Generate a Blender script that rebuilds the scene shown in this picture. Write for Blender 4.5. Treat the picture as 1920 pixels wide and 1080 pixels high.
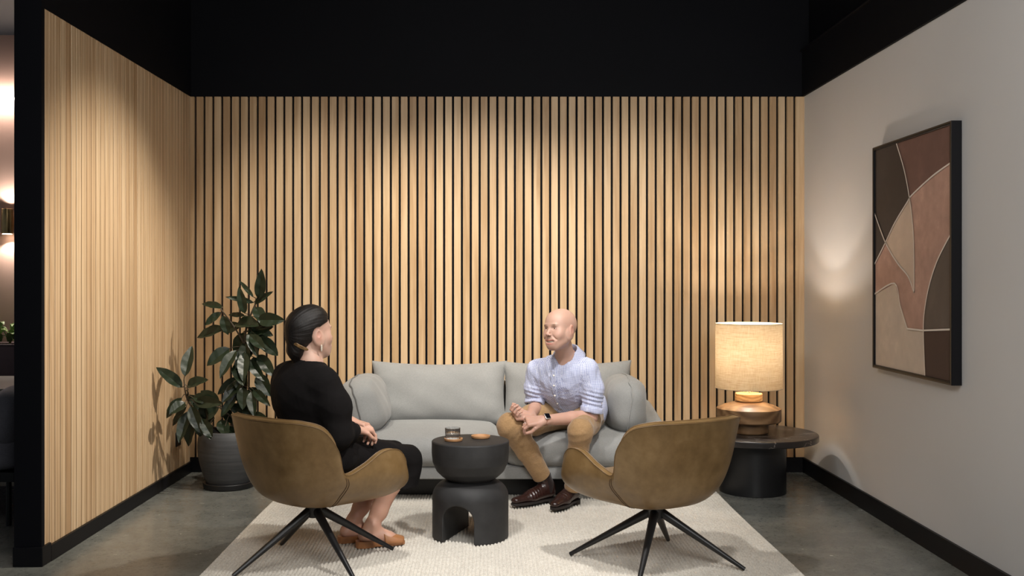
import bpy, math, random
import numpy as np
from mathutils import Vector, Matrix, noise as mnoise

# ------------------------------------------------------------------ camera, world, lights, exposure
SC = bpy.context.scene
COL = SC.collection
for o in list(bpy.data.objects):
    bpy.data.objects.remove(o)
R = math.radians
cam_d = bpy.data.cameras.new('camera'); cam = bpy.data.objects.new('camera', cam_d); COL.objects.link(cam)
cam.location = (0, 0, 1.3); cam.rotation_euler = (R(90), 0, 0)
cam_d.sensor_width = 36; cam_d.lens = 35.0; cam_d.shift_x = 33/1920; cam_d.shift_y = -15/1920
cam_d.clip_start = .05
SC.camera = cam
SC.view_settings.view_transform = 'Standard'; SC.view_settings.look = 'None'
SC.view_settings.gamma = 1; SC.view_settings.use_curve_mapping = False
SC.view_settings.exposure = 0.85
world = bpy.data.worlds.new('world'); SC.world = world; world.use_nodes = True
world.node_tree.nodes['Background'].inputs[0].default_value = (.75, .85, 1, 1)
world.node_tree.nodes['Background'].inputs[1].default_value = .055

def light(kind, name, loc, target, energy, color, **kw):
    d = bpy.data.lights.new(name, kind); d.energy = energy; d.color = color
    for k, v in kw.items(): setattr(d, k, v)
    o = bpy.data.objects.new(name, d); COL.objects.link(o); o.location = loc
    if target is not None:
        o.rotation_euler = (Vector(target)-Vector(loc)).to_track_quat('-Z', 'Y').to_euler()
    return o
WARM = (1, .92, .80); NEUT = (1, .97, .93)
LIGHTS = [
    # ceiling track spots washing the slatted back wall, the left slats and the seats
    ('SPOT', 'track_spot', (-1.15, 4.75, 3.2), (-1.1, 6.7, 1.0), 118, WARM, dict(spot_size=R(58), spot_blend=.9, shadow_soft_size=.06)),
    ('SPOT', 'track_spot', (-.15, 4.75, 3.2), (-.15, 6.7, 1.0), 175, WARM, dict(spot_size=R(58), spot_blend=.9, shadow_soft_size=.06)),
    ('SPOT', 'track_spot', (.85, 4.75, 3.2), (.85, 6.7, .95), 115, WARM, dict(spot_size=R(58), spot_blend=.9, shadow_soft_size=.06)),
    ('SPOT', 'track_spot', (.7, 4.9, 3.2), (-2.1, 5.3, .95), 370, WARM, dict(spot_size=R(46), spot_blend=.9, shadow_soft_size=.05)),
    ('SPOT', 'track_spot', (.9, 3.4, 3.2), (-.1, 5.3, .2), 165, NEUT, dict(spot_size=R(54), spot_blend=.8, shadow_soft_size=.08)),
    ('SPOT', 'track_spot', (-.4, 3.9, 3.2), (.3, 4.9, .0), 100, NEUT, dict(spot_size=R(60), spot_blend=.8, shadow_soft_size=.08)),
    # unseen soft area lights, added as key from front right and right-wall fill
    ('AREA', 'added_soft_light', (1.2, .6, 2.4), (-.2, 5.2, .6), 42, (1, .98, .95), dict(shape='RECTANGLE', size=1.6, size_y=1.2)),
    ('AREA', 'added_soft_light', (-.8, 2.2, 3.2), (2.1, 4.2, .9), 34, (1, .98, .95), dict(shape='RECTANGLE', size=1.6, size_y=1.2)),
]
for k, n, l, t, e, c, kw in LIGHTS:
    light(k, n, l, t, e, c, **kw)

# ------------------------------------------------------------------ scene-graph helpers
def empty(name, loc, label, cat, group=None, rz=0):
    o = bpy.data.objects.new(name, None); COL.objects.link(o); o.empty_display_size = .1
    o.location = loc; o.rotation_euler = (0, 0, rz)
    o['label'] = label; o['category'] = cat
    if group: o['group'] = group
    return o
def tag(o, label, cat, group=None, kind=None):
    o['label'] = label; o['category'] = cat
    if group: o['group'] = group
    if kind: o['kind'] = kind
    return o
def off(o):
    v = Vector((0, 0, 0))
    while o is not None:
        v += o.location; o = o.parent
    return v
def mesh(name, verts, faces, mats, parent=None, smooth=True, midx=None, local=False, origin=None):
    """verts in world coordinates (local=True: already in the parent's frame)"""
    v = np.asarray(verts, dtype=np.float64).reshape(-1, 3).copy()
    sh = np.zeros(3)
    if parent is not None and not local: sh = np.array(off(parent))
    o_loc = np.zeros(3)
    if origin is not None: o_loc = np.array(origin, float)-sh
    v -= sh+o_loc
    me = bpy.data.meshes.new(name)
    fl = faces if isinstance(faces, list) else faces.tolist()
    me.from_pydata(v.tolist(), [], fl)
    if not isinstance(mats, (list, tuple)): mats = [mats]
    for m in mats: me.materials.append(m)
    if midx is not None: me.polygons.foreach_set('material_index', np.asarray(midx, dtype=np.int32))
    me.polygons.foreach_set('use_smooth', np.full(len(me.polygons), smooth))
    me.update()
    if smooth and len(me.vertices) < 12000: me.set_sharp_from_angle(angle=R(38))
    o = bpy.data.objects.new(name, me); COL.objects.link(o)
    o.location = o_loc
    if parent is not None: o.parent = parent
    return o
class MB:
    """collects geometry for one mesh"""
    def __init__(s): s.v = []; s.f = []; s.n = 0; s.m = []
    def add(s, v, f, mi=0):
        v = np.asarray(v, float).reshape(-1, 3)
        s.v.append(v); s.f += [[int(i)+s.n for i in q] for q in f]; s.m += [mi]*len(f); s.n += len(v); return s
    def box(s, a, b, mi=0):
        x0, y0, z0 = a; x1, y1, z1 = b
        return s.add([(x0,y0,z0),(x1,y0,z0),(x1,y1,z0),(x0,y1,z0),(x0,y0,z1),(x1,y0,z1),(x1,y1,z1),(x0,y1,z1)],
                     [(0,3,2,1),(4,5,6,7),(0,1,5,4),(1,2,6,5),(2,3,7,6),(3,0,4,7)], mi)
    def obj(s, name, mats, parent=None, **k):
        return mesh(name, np.concatenate(s.v), s.f, mats, parent, midx=s.m, **k)
def bevel(o, w, seg=2):
    m = o.modifiers.new('bevel', 'BEVEL'); m.width = w; m.segments = seg; m.limit_method = 'ANGLE'; m.angle_limit = R(40)
    return o
def lathe(prof, c=(0, 0, 0), n=64, close=False):
    """prof [(r,z)] -> verts, faces around vertical axis at c"""
    v = []; f = []; m = len(prof)
    for i in range(n):
        a = 2*math.pi*i/n; ca, sa = math.cos(a), math.sin(a)
        for r, z in prof: v.append((c[0]+r*ca, c[1]+r*sa, c[2]+z))
    for i in range(n):
        j = (i+1) % n
        for k in range(m-1+(1 if close else 0)):
            l = (k+1) % m
            f.append((i*m+k, j*m+k, j*m+l, i*m+l))
    return v, f
def rounded(prof, r=.004, seg=3):
    """round the corners of a (r,z) polyline"""
    out = [prof[0]]
    for i in range(1, len(prof)-1):
        p0, p1, p2 = map(np.array, (prof[i-1], prof[i], prof[i+1]))
        d0 = p0-p1; d2 = p2-p1; l0 = np.linalg.norm(d0); l2 = np.linalg.norm(d2)
        k = min(r, l0*.45, l2*.45); a = p1+d0/l0*k; b = p1+d2/l2*k
        for t in np.linspace(0, 1, seg+1):
            out.append(tuple((1-t)**2*a+2*t*(1-t)*p1+t*t*b))
    out.append(prof[-1]); return out
def catmull(P, n, closed=False):
    P = np.asarray(P, float); m = len(P); out = []
    seg = m if closed else m-1
    for i in range(seg):
        if closed: a, b, c, d = P[(i-1) % m], P[i], P[(i+1) % m], P[(i+2) % m]
        else: a, b, c, d = P[max(i-1, 0)], P[i], P[i+1], P[min(i+2, m-1)]
        for k in range(n):
            t = k/n
            out.append(.5*((2*b)+(-a+c)*t+(2*a-5*b+4*c-d)*t*t+(-a+3*b-3*c+d)*t**3))
    if not closed: out.append(P[-1])
    return np.array(out)
def tube(pts, rad, n=10, closed=False, cap=True):
    P = np.asarray(pts, float); m = len(P)
    rad = np.full(m, rad) if np.isscalar(rad) else np.asarray(rad, float)
    T = np.roll(P, -1, 0)-np.roll(P, 1, 0)
    if not closed: T[0] = P[1]-P[0]; T[-1] = P[-1]-P[-2]
    T /= np.linalg.norm(T, axis=1)[:, None]+1e-12
    up = np.array((0, 0, 1.)) if abs(T[0][2]) < .9 else np.array((1., 0, 0))
    v = []
    N = np.cross(T[0], up); N /= np.linalg.norm(N)
    for i in range(m):
        N = N-T[i]*np.dot(N, T[i]); N /= np.linalg.norm(N)+1e-12; B = np.cross(T[i], N)
        for k in range(n):
            a = 2*math.pi*k/n
            v.append(P[i]+rad[i]*(math.cos(a)*N+math.sin(a)*B))
    f = []
    for i in range(m if closed else m-1):
        j = (i+1) % m
        for k in range(n):
            l = (k+1) % n
            f.append((i*n+k, i*n+l, j*n+l, j*n+k))
    if cap and not closed:
        f.append(tuple(range(n))[::-1]); f.append(tuple((m-1)*n+k for k in range(n)))
    return v, f
def grid_faces(nu, nv, cu=False, cv=False):
    f = []
    for i in range(nu if cu else nu-1):
        for j in range(nv if cv else nv-1):
            i2 = (i+1) % nu; j2 = (j+1) % nv
            f.append((i*nv+j, i2*nv+j, i2*nv+j2, i*nv+j2))
    return f
def superbox(c, h, n=6, seg=12, rot=None, fn=None):
    """rounded box / cushion: superellipsoid of exponent n"""
    idx = {}; V = []; F = []
    def vid(p):
        k = tuple(np.round(p, 5))
        if k not in idx: idx[k] = len(V); V.append(p)
        return idx[k]
    g = np.linspace(-1, 1, seg+1); g = np.sin(g*math.pi/2)*.35+g*.65
    for ax in range(3):
        for s in (-1, 1):
            for i in range(seg):
                for j in range(seg):
                    q = []
                    for (a, b) in ((i, j), (i+1, j), (i+1, j+1), (i, j+1)):
                        p = np.zeros(3); p[ax] = s; p[(ax+1) % 3] = g[a]; p[(ax+2) % 3] = g[b]; q.append(vid(p))
                    F.append(q if s > 0 else q[::-1])
    V = np.array(V)
    nn = np.array(n if np.ndim(n) else (n, n, n), float)
    N = (np.abs(V)**nn).sum(1)**(1/nn.mean())
    V = V/N[:, None]*np.array(h)
    if fn is not None: V = fn(V)
    if rot is not None: V = V@np.array(rot).T
    return V+np.array(c), F
def rotm(rx=0, ry=0, rz=0):
    return np.array(Matrix.Rotation(rz, 3, 'Z') @ Matrix.Rotation(ry, 3, 'Y') @ Matrix.Rotation(rx, 3, 'X'))
def pillow(c, U, V, a, b, t, pinch=.06, nu=40, nv=28, ex=2.6, wr=.0, seed=0, skew=0, sag=0):
    """two-sided inflated pillow; U,V unit axes, half sizes a,b and half thickness t. returns verts, faces, seam points"""
    U = np.array(U, float); U /= np.linalg.norm(U); V = np.array(V, float); V -= U*np.dot(U, V); V /= np.linalg.norm(V)
    N = np.cross(U, V); c = np.array(c, float)
    us = np.sin(np.linspace(-1, 1, nu)*math.pi/2); vs = np.sin(np.linspace(-1, 1, nv)*math.pi/2)
    rs = np.random.RandomState(seed); verts = []; ids = {}; F = []
    ph = rs.rand(8)*6
    def P(i, j, s):
        u, v = us[i], vs[j]
        x = a*u*(1-pinch*(1-v*v)); y = b*v*(1-pinch*1.2*(1-u*u))
        th = t*(max(0, 1-abs(u)**ex)*max(0, 1-abs(v)**ex))**.5
        w = wr*(math.sin(9*u+ph[0]+3*v)*math.sin(5*v+ph[1])+.6*math.sin(17*u*abs(v)+ph[2])*abs(v)**2+.5*math.sin(14*v+ph[3])*abs(u)**3)
        th += w*min(1, th/t*2)
        y -= sag*(1-u*u)*(v > 0)*v
        return c+U*x+V*(y+skew*u*b)+N*s*th
    for s in (1, -1):
        for i in range(nu):
            for j in range(nv):
                edge = i in (0, nu-1) or j in (0, nv-1)
                key = (i, j, 0 if edge else s)
                if key not in ids: ids[key] = len(verts); verts.append(P(i, j, s))
        for i in range(nu-1):
            for j in range(nv-1):
                q = []
                for (p, r) in ((i, j), (i+1, j), (i+1, j+1), (i, j+1)):
                    edge = p in (0, nu-1) or r in (0, nv-1)
                    q.append(ids[(p, r, 0 if edge else s)])
                F.append(q if s > 0 else q[::-1])
    seam = [P(i, 0, 1) for i in range(nu)]+[P(nu-1, j, 1) for j in range(1, nv)]+[P(i, nv-1, 1) for i in range(nu-2, -1, -1)]+[P(0, j, 1) for j in range(nv-2, 0, -1)]
    return verts, F, seam

# ------------------------------------------------------------------ materials
class NT:
    def __init__(s, name):
        s.m = bpy.data.materials.new(name); s.m.use_nodes = True; s.t = s.m.node_tree; s.t.nodes.clear()
        s.out = s.n('ShaderNodeOutputMaterial'); s.b = s.n('ShaderNodeBsdfPrincipled')
        s.l(s.b.outputs[0], s.out.inputs[0])
    def n(s, typ, **k):
        x = s.t.nodes.new(typ)
        for a, b in k.items(): setattr(x, a, b)
        return x
    def l(s, a, b): s.t.links.new(a, b)
    def set(s, node, **k):
        for a, b in k.items():
            node.inputs[a.replace('_', ' ')].default_value = b
        return node
    def noise(s, vec, scale=5, detail=3, rough=.5, dist=0):
        x = s.n('ShaderNodeTexNoise'); x.inputs['Scale'].default_value = scale; x.inputs['Detail'].default_value = detail
        x.inputs['Roughness'].default_value = rough; x.inputs['Distortion'].default_value = dist
        if vec is not None: s.l(vec, x.inputs['Vector'])
        return x.outputs['Fac']
    def mapping(s, vec, scale=(1, 1, 1), rot=(0, 0, 0)):
        x = s.n('ShaderNodeMapping'); x.inputs['Scale'].default_value = scale; x.inputs['Rotation'].default_value = rot
        s.l(vec, x.inputs['Vector']); return x.outputs[0]
    def co(s, which='Object'): return s.n('ShaderNodeTexCoord').outputs[which]
    def ramp(s, fac, stops):
        x = s.n('ShaderNodeValToRGB'); e = x.color_ramp.elements
        while len(e) < len(stops): e.new(.5)
        for i, (p, c) in enumerate(stops): e[i].position = p; e[i].color = tuple(c)+(1,) if len(c) == 3 else c
        s.l(fac, x.inputs[0]); return x.outputs[0]
    def mix(s, fac, a, b, mode='MIX'):
        x = s.n('ShaderNodeMix', data_type='RGBA', blend_type=mode)
        for i, val in ((0, fac), (6, a), (7, b)):
            if hasattr(val, 'links'): s.l(val, x.inputs[i])
            elif isinstance(val, (int, float)): x.inputs[i].default_value = val
            else: x.inputs[i].default_value = tuple(val)+(1,) if len(val) == 3 else val
        return x.outputs[2]
    def math(s, op, a, b=None, c=None, clamp=False):
        x = s.n('ShaderNodeMath', operation=op); x.use_clamp = clamp
        for i, v in enumerate((a, b, c)):
            if v is None: continue
            if hasattr(v, 'links'): s.l(v, x.inputs[i])
            else: x.inputs[i].default_value = v
        return x.outputs[0]
    def bump(s, h, strength=.3, dist=.002):
        x = s.n('ShaderNodeBump'); x.inputs['Strength'].default_value = strength; x.inputs['Distance'].default_value = dist
        s.l(h, x.inputs['Height']); s.l(x.outputs[0], s.b.inputs['Normal']); return x
    def color(s, c):
        if hasattr(c, 'links'): s.l(c, s.b.inputs['Base Color'])
        else: s.b.inputs['Base Color'].default_value = tuple(c)+(1,)
def M_plain(name, c, rough=.5, metal=0, var=.12, scale=8, bump=0, bscale=200, spec=.5, sheen=0, coat=0):
    t = NT(name); co = t.co()
    f = t.noise(co, scale, 4)
    a = [min(1, x*(1-var)) for x in c]; b = [min(1, x*(1+var)) for x in c]
    t.color(t.ramp(f, [(.3, a), (.7, b)]))
    t.set(t.b, Roughness=rough, Metallic=metal, Specular_IOR_Level=spec, Sheen_Weight=sheen, Coat_Weight=coat)
    if bump: t.bump(t.noise(co, bscale, 3), bump, .001)
    return t.m
def M_wood(name, c0, c1, c2, axis=2, rough=.45, island=True, sc=1.0, grain=1.0):
    t = NT(name); co = t.co()
    if island:
        geo = t.n('ShaderNodeNewGeometry'); rnd = geo.outputs['Random Per Island']
        cx = t.n('ShaderNodeCombineXYZ')
        t.l(t.math('MULTIPLY', rnd, 37.0), cx.inputs[0]); t.l(t.math('MULTIPLY', rnd, 91.0), cx.inputs[1]); t.l(t.math('MULTIPLY', rnd, 53.0), cx.inputs[2])
        va = t.n('ShaderNodeVectorMath', operation='ADD'); t.l(co, va.inputs[0]); t.l(cx.outputs[0], va.inputs[1]); co = va.outputs[0]
    s1 = [9*sc, 9*sc, 9*sc]; s1[axis] = .55*sc
    s2 = [120*sc, 120*sc, 120*sc]; s2[axis] = 2.5*sc
    big = t.noise(t.mapping(co, s1), 2.2, 4, .55, 1.4)
    fine = t.noise(t.mapping(co, s2), 1.5, 3, .6)
    wv = t.n('ShaderNodeTexWave', wave_type='RINGS'); wv.inputs['Scale'].default_value = 1.1
    wv.inputs['Distortion'].default_value = 5; wv.inputs['Detail'].default_value = 2; wv.inputs['Detail Scale'].default_value = 1.3
    t.l(t.mapping(co, s1), wv.inputs['Vector'])
    f = t.math('ADD', t.math('MULTIPLY', big, .65), t.math('MULTIPLY', wv.outputs['Fac'], .35))
    col = t.ramp(f, [(.22, c2), (.5, c1), (.72, c0)])
    col = t.mix(t.math('MULTIPLY', fine, .45*grain), col, c2, 'MULTIPLY')
    if island:
        tone = t.ramp(rnd, [(0, (.74, .66, .58)), (.35, (.95, .93, .9)), (.7, (1, 1, 1)), (1, (.84, .78, .72))])
        col = t.mix(1, col, tone, 'MULTIPLY')
    t.color(col); t.set(t.b, Roughness=rough, Specular_IOR_Level=.35)
    t.bump(fine, .12, .0006)
    return t.m
def M_fabric(name, c, c2=None, scale=900, rough=.95, mott=.12, sheen=.2, bump=.35, slub=True):
    t = NT(name); co = t.co()
    c2 = c2 or [x*(1-.25) for x in c]
    w1 = t.noise(t.mapping(co, (1, 1, .12)), scale, 2); w2 = t.noise(t.mapping(co, (.12, .12, 1)), scale, 2)
    w = t.math('MULTIPLY', t.math('ADD', w1, w2), .5)
    col = t.ramp(w, [(.38, c2), (.6, c)])
    m = t.noise(co, 6, 4); k = 1-mott
    col = t.mix(1, col, t.ramp(m, [(.3, (k, k, k)), (.7, (1, 1, 1))]), 'MULTIPLY')
    t.color(col); t.set(t.b, Roughness=rough, Specular_IOR_Level=.2, Sheen_Weight=sheen, Sheen_Roughness=.5)
    t.bump(w, bump, .0015)
    return t.m
MAT = {}
MAT['slat'] = M_wood('oak_slat', (.70, .535, .345), (.61, .445, .27), (.46, .305, .16))
MAT['slat_side'] = M_wood('oak_slat_side', (.68, .53, .36), (.60, .45, .29), (.48, .33, .19))
MAT['black_paint'] = M_plain('black_wall_paint', (.0030, .0033, .0050), .7, var=.1, scale=2, spec=.12)
MAT['black_trim'] = M_plain('black_satin_trim', (.004, .004, .0055), .42, var=.1, spec=.22)
MAT['ceiling'] = M_plain('black_ceiling_paint', (.003, .003, .0045), .9, var=.1, spec=.1)
MAT['white_wall'] = M_plain('off_white_paint', (.58, .57, .56), .75, var=.02, scale=1.2, bump=.04, bscale=300)
MAT['brown_wall'] = M_plain('brown_pink_paint', (.46, .30, .25), .7, var=.03, scale=2)
t = NT('polished_concrete'); co = t.co()
n1 = t.noise(co, 1.3, 5, .6); n2 = t.noise(co, 9, 4, .6); sp = t.noise(co, 260, 2, .5)
base = t.ramp(t.math('ADD', t.math('MULTIPLY', n1, .6), t.math('MULTIPLY', n2, .4)), [(.35, (.135, .139, .125)), (.5, (.18, .184, .167)), (.66, (.23, .232, .21))])
vor = t.n('ShaderNodeTexVoronoi'); vor.inputs['Scale'].default_value = 75; t.l(co, vor.inputs['Vector'])
agg = t.ramp(vor.outputs['Color'], [(.0, (.55, .55, .55)), (.3, (.9, .9, .9)), (.75, (1, 1, 1)), (1, (1.0, .98, .92))])
base = t.mix(.8, base, agg, 'MULTIPLY')
base = t.mix(.6, base, t.ramp(sp, [(.35, (.55, .55, .55)), (.5, (1, 1, 1))]), 'MULTIPLY')
t.color(base); t.l(t.ramp(n2, [(.3, (.16, .16, .16)), (.7, (.28, .28, .28))]), t.b.inputs['Roughness'])
t.set(t.b, Specular_IOR_Level=.5); t.bump(n2, .03, .003); MAT['floor'] = t.m
MAT['sofa'] = M_fabric('grey_linen', (.285, .287, .280), (.215, .217, .213), 1100, mott=.1)
MAT['sofa_seam'] = M_fabric('grey_linen_piping', (.12, .118, .115), scale=700)
MAT['rug'] = M_fabric('cream_wool', (.74, .70, .62), (.52, .47, .40), 330, mott=.1, sheen=.3, bump=.6)
t = NT('olive_brown_leather'); co = t.co()
a = t.noise(co, 5, 5, .6, .4); b_ = t.noise(co, 22, 4, .6)
col = t.ramp(t.math('ADD', t.math('MULTIPLY', a, .6), t.math('MULTIPLY', b_, .4)), [(.3, (.115, .066, .023)), (.5, (.172, .103, .040)), (.7, (.235, .15, .066))])
t.color(col); t.l(t.ramp(b_, [(.3, (.31, .31, .31)), (.7, (.43, .43, .43))]), t.b.inputs['Roughness'])
v1 = t.n('ShaderNodeTexVoronoi'); v1.inputs['Scale'].default_value = 420; t.l(co, v1.inputs['Vector'])
t.bump(v1.outputs['Distance'], .12, .0008); MAT['leather'] = t.m
MAT['leather_edge'] = M_plain('leather_piping', (.15, .085, .032), .5, var=.15, scale=40)
MAT['stitch'] = M_plain('leather_stitch', (.06, .03, .012), .6)
MAT['black_metal'] = M_plain('black_powder_coat', (.008, .008, .009), .38, var=.1, spec=.45)
MAT['char_clay'] = M_plain('charcoal_stained_wood', (.021, .0205, .021), .62, var=.25, scale=14, bump=.15, bscale=120, spec=.35)
MAT['tan_tray'] = M_plain('tan_timber_tray', (.42, .22, .10), .5, var=.12, scale=30)
MAT['pot'] = None
t = NT('charcoal_concrete_pot'); co = t.co()
r = t.noise(t.mapping(co, (3, 3, 60)), 1.2, 3); t.color(t.ramp(r, [(.3, (.03, .031, .033)), (.7, (.055, .056, .058))]))
t.set(t.b, Roughness=.6); t.bump(r, .5, .003); MAT['pot'] = t.m
MAT['soil'] = M_plain('potting_soil', (.02, .012, .008), .95, var=.5, scale=60, bump=.8, bscale=80)
t = NT('rubber_plant_leaf'); co = t.co('UV'); sep = t.n('ShaderNodeSeparateXYZ'); t.l(co, sep.inputs[0])
rib = t.math('ABSOLUTE', t.math('SUBTRACT', sep.outputs[1], .5))
ribm = t.math('LESS_THAN', rib, .035)
veins = t.n('ShaderNodeTexWave'); veins.inputs['Scale'].default_value = 5; veins.inputs['Distortion'].default_value = .4
t.l(t.mapping(co, (1.6, .6, 1), (0, 0, .5)), veins.inputs['Vector'])
geo = t.n('ShaderNodeNewGeometry')
base = t.ramp(geo.outputs['Random Per Island'], [(0, (.002, .0055, .002)), (.5, (.0035, .009, .0035)), (1, (.007, .014, .0055))])
base = t.mix(t.math('MULTIPLY', veins.outputs['Fac'], .35), base, (.006, .013, .005))
base = t.mix(t.math('MULTIPLY', ribm, .8), base, (.018, .030, .012))
back = t.mix(geo.outputs['Backfacing'], base, (.014, .022, .011))
t.color(back); t.set(t.b, Roughness=.33, Specular_IOR_Level=.32); t.bump(veins.outputs['Fac'], .06, .002); MAT['leaf'] = t.m
MAT['stem'] = M_plain('brown_stem', (.05, .035, .02), .7)
MAT['lamp_wood'] = M_wood('turned_timber', (.30, .18, .09), (.215, .12, .055), (.12, .06, .025), axis=0, rough=.45, island=False, sc=.7)
MAT['lamp_wood_light'] = M_wood('pale_turned_timber', (.66, .47, .26), (.56, .37, .18), (.36, .2, .09), axis=0, rough=.4, island=False, sc=1.6)
MAT['brass'] = M_plain('brushed_brass', (.65, .45, .2), .3, metal=1, var=.08, scale=40)
MAT['steel'] = M_plain('brushed_steel', (.7, .7, .7), .25, metal=1, var=.05)
t = NT('black_marble'); co = t.co(); n = t.noise(co, 3.2, 6, .62, 1.2)
v = t.math('ABSOLUTE', t.math('SUBTRACT', n, .5))
t.color(t.ramp(v, [(0, (.40, .36, .32)), (.003, (.06, .05, .045)), (.008, (.016, .013, .012)), (1, (.011, .009, .009))]))
t.set(t.b, Roughness=.3); MAT['marble'] = t.m
t = NT('linen_lamp_shade'); t.t.nodes.remove(t.b); co = t.co()
cyl = t.co('Generated')
w1 = t.noise(t.mapping(co, (1, 1, .06)), 420, 2); w2 = t.noise(t.mapping(co, (.05, .05, 1)), 420, 2)
sl = t.noise(t.mapping(co, (.06, .06, 1)), 150, 3)
w = t.math('ADD', t.math('MULTIPLY', t.math('ADD', w1, w2), .36), t.math('MULTIPLY', sl, .28))
cc = t.ramp(w, [(.34, (.42, .28, .15)), (.5, (.55, .41, .245)), (.66, (.64, .51, .33))])
tr = t.n('ShaderNodeBsdfTranslucent'); df = t.n('ShaderNodeBsdfDiffuse'); t.l(cc, tr.inputs[0]); t.l(cc, df.inputs[0])
mx = t.n('ShaderNodeMixShader'); mx.inputs[0].default_value = .085; t.l(df.outputs[0], mx.inputs[1]); t.l(tr.outputs[0], mx.inputs[2])
t.l(mx.outputs[0], t.out.inputs[0]); MAT['shade'] = t.m
def M_emit(name, c, s):
    t = NT(name); t.set(t.b, Emission_Strength=s); t.b.inputs['Emission Color'].default_value = tuple(c)+(1,); t.color((.8, .8, .8)); return t.m
MAT['bulb'] = M_emit('lamp_bulb', (1, .8, .55), 6)
MAT['led'] = M_emit('led_strip', (1, .9, .8), 30)
MAT['sconce_glow'] = M_emit('sconce_lens', (1, .85, .65), 12)
t = NT('clear_glass'); t.set(t.b, Roughness=.0, Transmission_Weight=1.0, IOR=1.45); t.color((1, 1, 1)); MAT['glass'] = t.m
t = NT('water'); t.set(t.b, Roughness=.0, Transmission_Weight=1.0, IOR=1.33); t.color((1, 1, 1)); MAT['water'] = t.m

# ------------------------------------------------------------------ the room
YB = 6.742; XL = -2.058; XR = 2.098; ZT = 2.542; ZC = 3.35
def struct(o): o['kind'] = 'structure'; return o
struct(MB().box((-6.5, -2.5, -.1), (3.2, 9.2, 0)).obj('floor', MAT['floor'], smooth=False))
struct(MB().box((-6.5, -2.5, ZC), (3.2, 9.2, ZC+.1)).obj('ceiling', MAT['ceiling'], smooth=False))
# back wall: black backing with vertical oak slats
wb = struct(MB().box((-2.19, YB+.024, 0), (XR+.2, YB+.2, ZT)).box((-2.19, YB-.004, ZT), (XR+.2, YB+.2, ZC)).obj('wall_back', MAT['black_paint'], smooth=False))
gi = np.arange(0, 69)
gp = np.interp(gi, [0, 33, 57, 68], [-2.0255, -.0397, 1.3912, 2.0333])
gw = .0148
mb = MB()
edges = [XL-.02]+list(gp)+[XR+.02]
for i in range(len(edges)-1):
    a = edges[i]+(gw/2 if i else 0); b = edges[i+1]-(gw/2 if i < len(edges)-2 else 0)
    mb.box((a, YB, .10), (b, YB+.026, ZT))
s = bevel(mb.obj('slat_panel', MAT['slat'], wb, smooth=False), .0012, 1)
# left wall with slats, its black end post and base
wl = struct(MB().box((-2.176, 4.545, 0), (XL-.012, YB+.1, ZT)).box((-2.176, 4.545, ZT), (XL+.004, YB+.1, ZC)).obj('wall_left', MAT['black_paint'], smooth=False))
mb = MB(); y = 4.548; k = 0
while y < YB-.01:
    y1 = min(y+.0525, YB+.0)
    mb.box((XL-.026, y, .075), (XL, y1, ZT)); y += .0597; k += 1
bevel(mb.obj('slat_panel', MAT['slat_side'], wl, smooth=False), .0012, 1)
struct(MB().box((-2.178, 4.515, 0), (-2.054, 4.546, ZC)).obj('trim_1', MAT['black_paint'], smooth=False))
struct(bevel(MB().box((-2.182, 4.507, 0), (-2.046, 4.60, .089)).obj('trim_2', MAT['black_trim'], smooth=False), .003))
struct(MB().box((XL-.022, 4.6, 0), (XL+.012, YB, .075)).obj('baseboard_left', MAT['black_trim'], smooth=False))
struct(MB().box((XL, YB-.012, 0), (XR, YB+.02, .10)).obj('baseboard_back', MAT['black_trim'], smooth=False))
# right wall: off white, black bulkhead band above, shadow-gap ledge
wr = struct(MB().box((XR, -2.5, 0), (XR+.25, YB+.1, ZT)).obj('wall_right', MAT['white_wall'], smooth=False))
struct(MB().box((XR-.016, -2.5, ZT), (XR+.25, YB+.1, 2.845)).box((XR+.03, -2.5, 2.845), (XR+.25, YB+.1, ZC)).obj('trim_3', MAT['black_paint'], smooth=False))
struct(bevel(MB().box((XR-.035, -2.5, 2.842), (XR+.03, YB-.01, 2.852)).obj('trim_4', MAT['black_trim'], smooth=False), .002))
struct(bevel(MB().box((XR-.014, -2.5, 0), (XR+.002, YB, .10)).obj('baseboard_right', MAT['black_trim'], smooth=False), .002))
struct(MB().box((XR-.004, YB-.10*0-.004, .10), (XR+.0005, YB, ZT)).obj('trim_5', MAT['slat'], smooth=False))
# the neighbouring room seen past the post
struct(MB().box((-6.5, 7.6, 0), (-2.1, 7.75, ZC)).obj('wall_far_room', MAT['brown_wall'], smooth=False))
struct(MB().box((-6.5, 6.3, 3.17), (-2.19, 7.6, 3.2)).obj('trim_6', MAT['black_paint'], smooth=False))
led = MB().box((-6.2, 7.565, 2.668), (-2.3, 7.602, 2.69)).obj('led_strip_light', MAT['led'], smooth=False)
tag(led, 'thin glowing white strip light running across the brown wall', 'strip light')
t = empty('wall_sconce', (-3.685, 7.53, 1.74), 'brass cylinder up-and-down sconce on the brown wall', 'wall lamp')
v, f = lathe(rounded([(0, .002-.09), (.036, -.088), (.041, -.09), (.041, .098), (.036, .098), (.036, .09), (0, .09)], .002), (-3.685, 7.53, 1.74), 32)
mesh('cylinder_body', v, f, MAT['brass'], t)
MB().box((-3.70, 7.56, 1.70), (-3.67, 7.6, 1.78)).obj('wall_mount', MAT['brass'], t, smooth=False)
v, f = lathe([(0, -.0), (.034, -.0), (.034, -.003), (0, -.003)], (-3.685, 7.53, 1.649), 24)
mesh('lens', v, f, MAT['sconce_glow'], t, smooth=False)
light('SPOT', 'sconce_down_light', (-3.685, 7.53, 1.645), (-3.685, 7.56, 0), 11, WARM, spot_size=R(110), spot_blend=.35, shadow_soft_size=.02)
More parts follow.
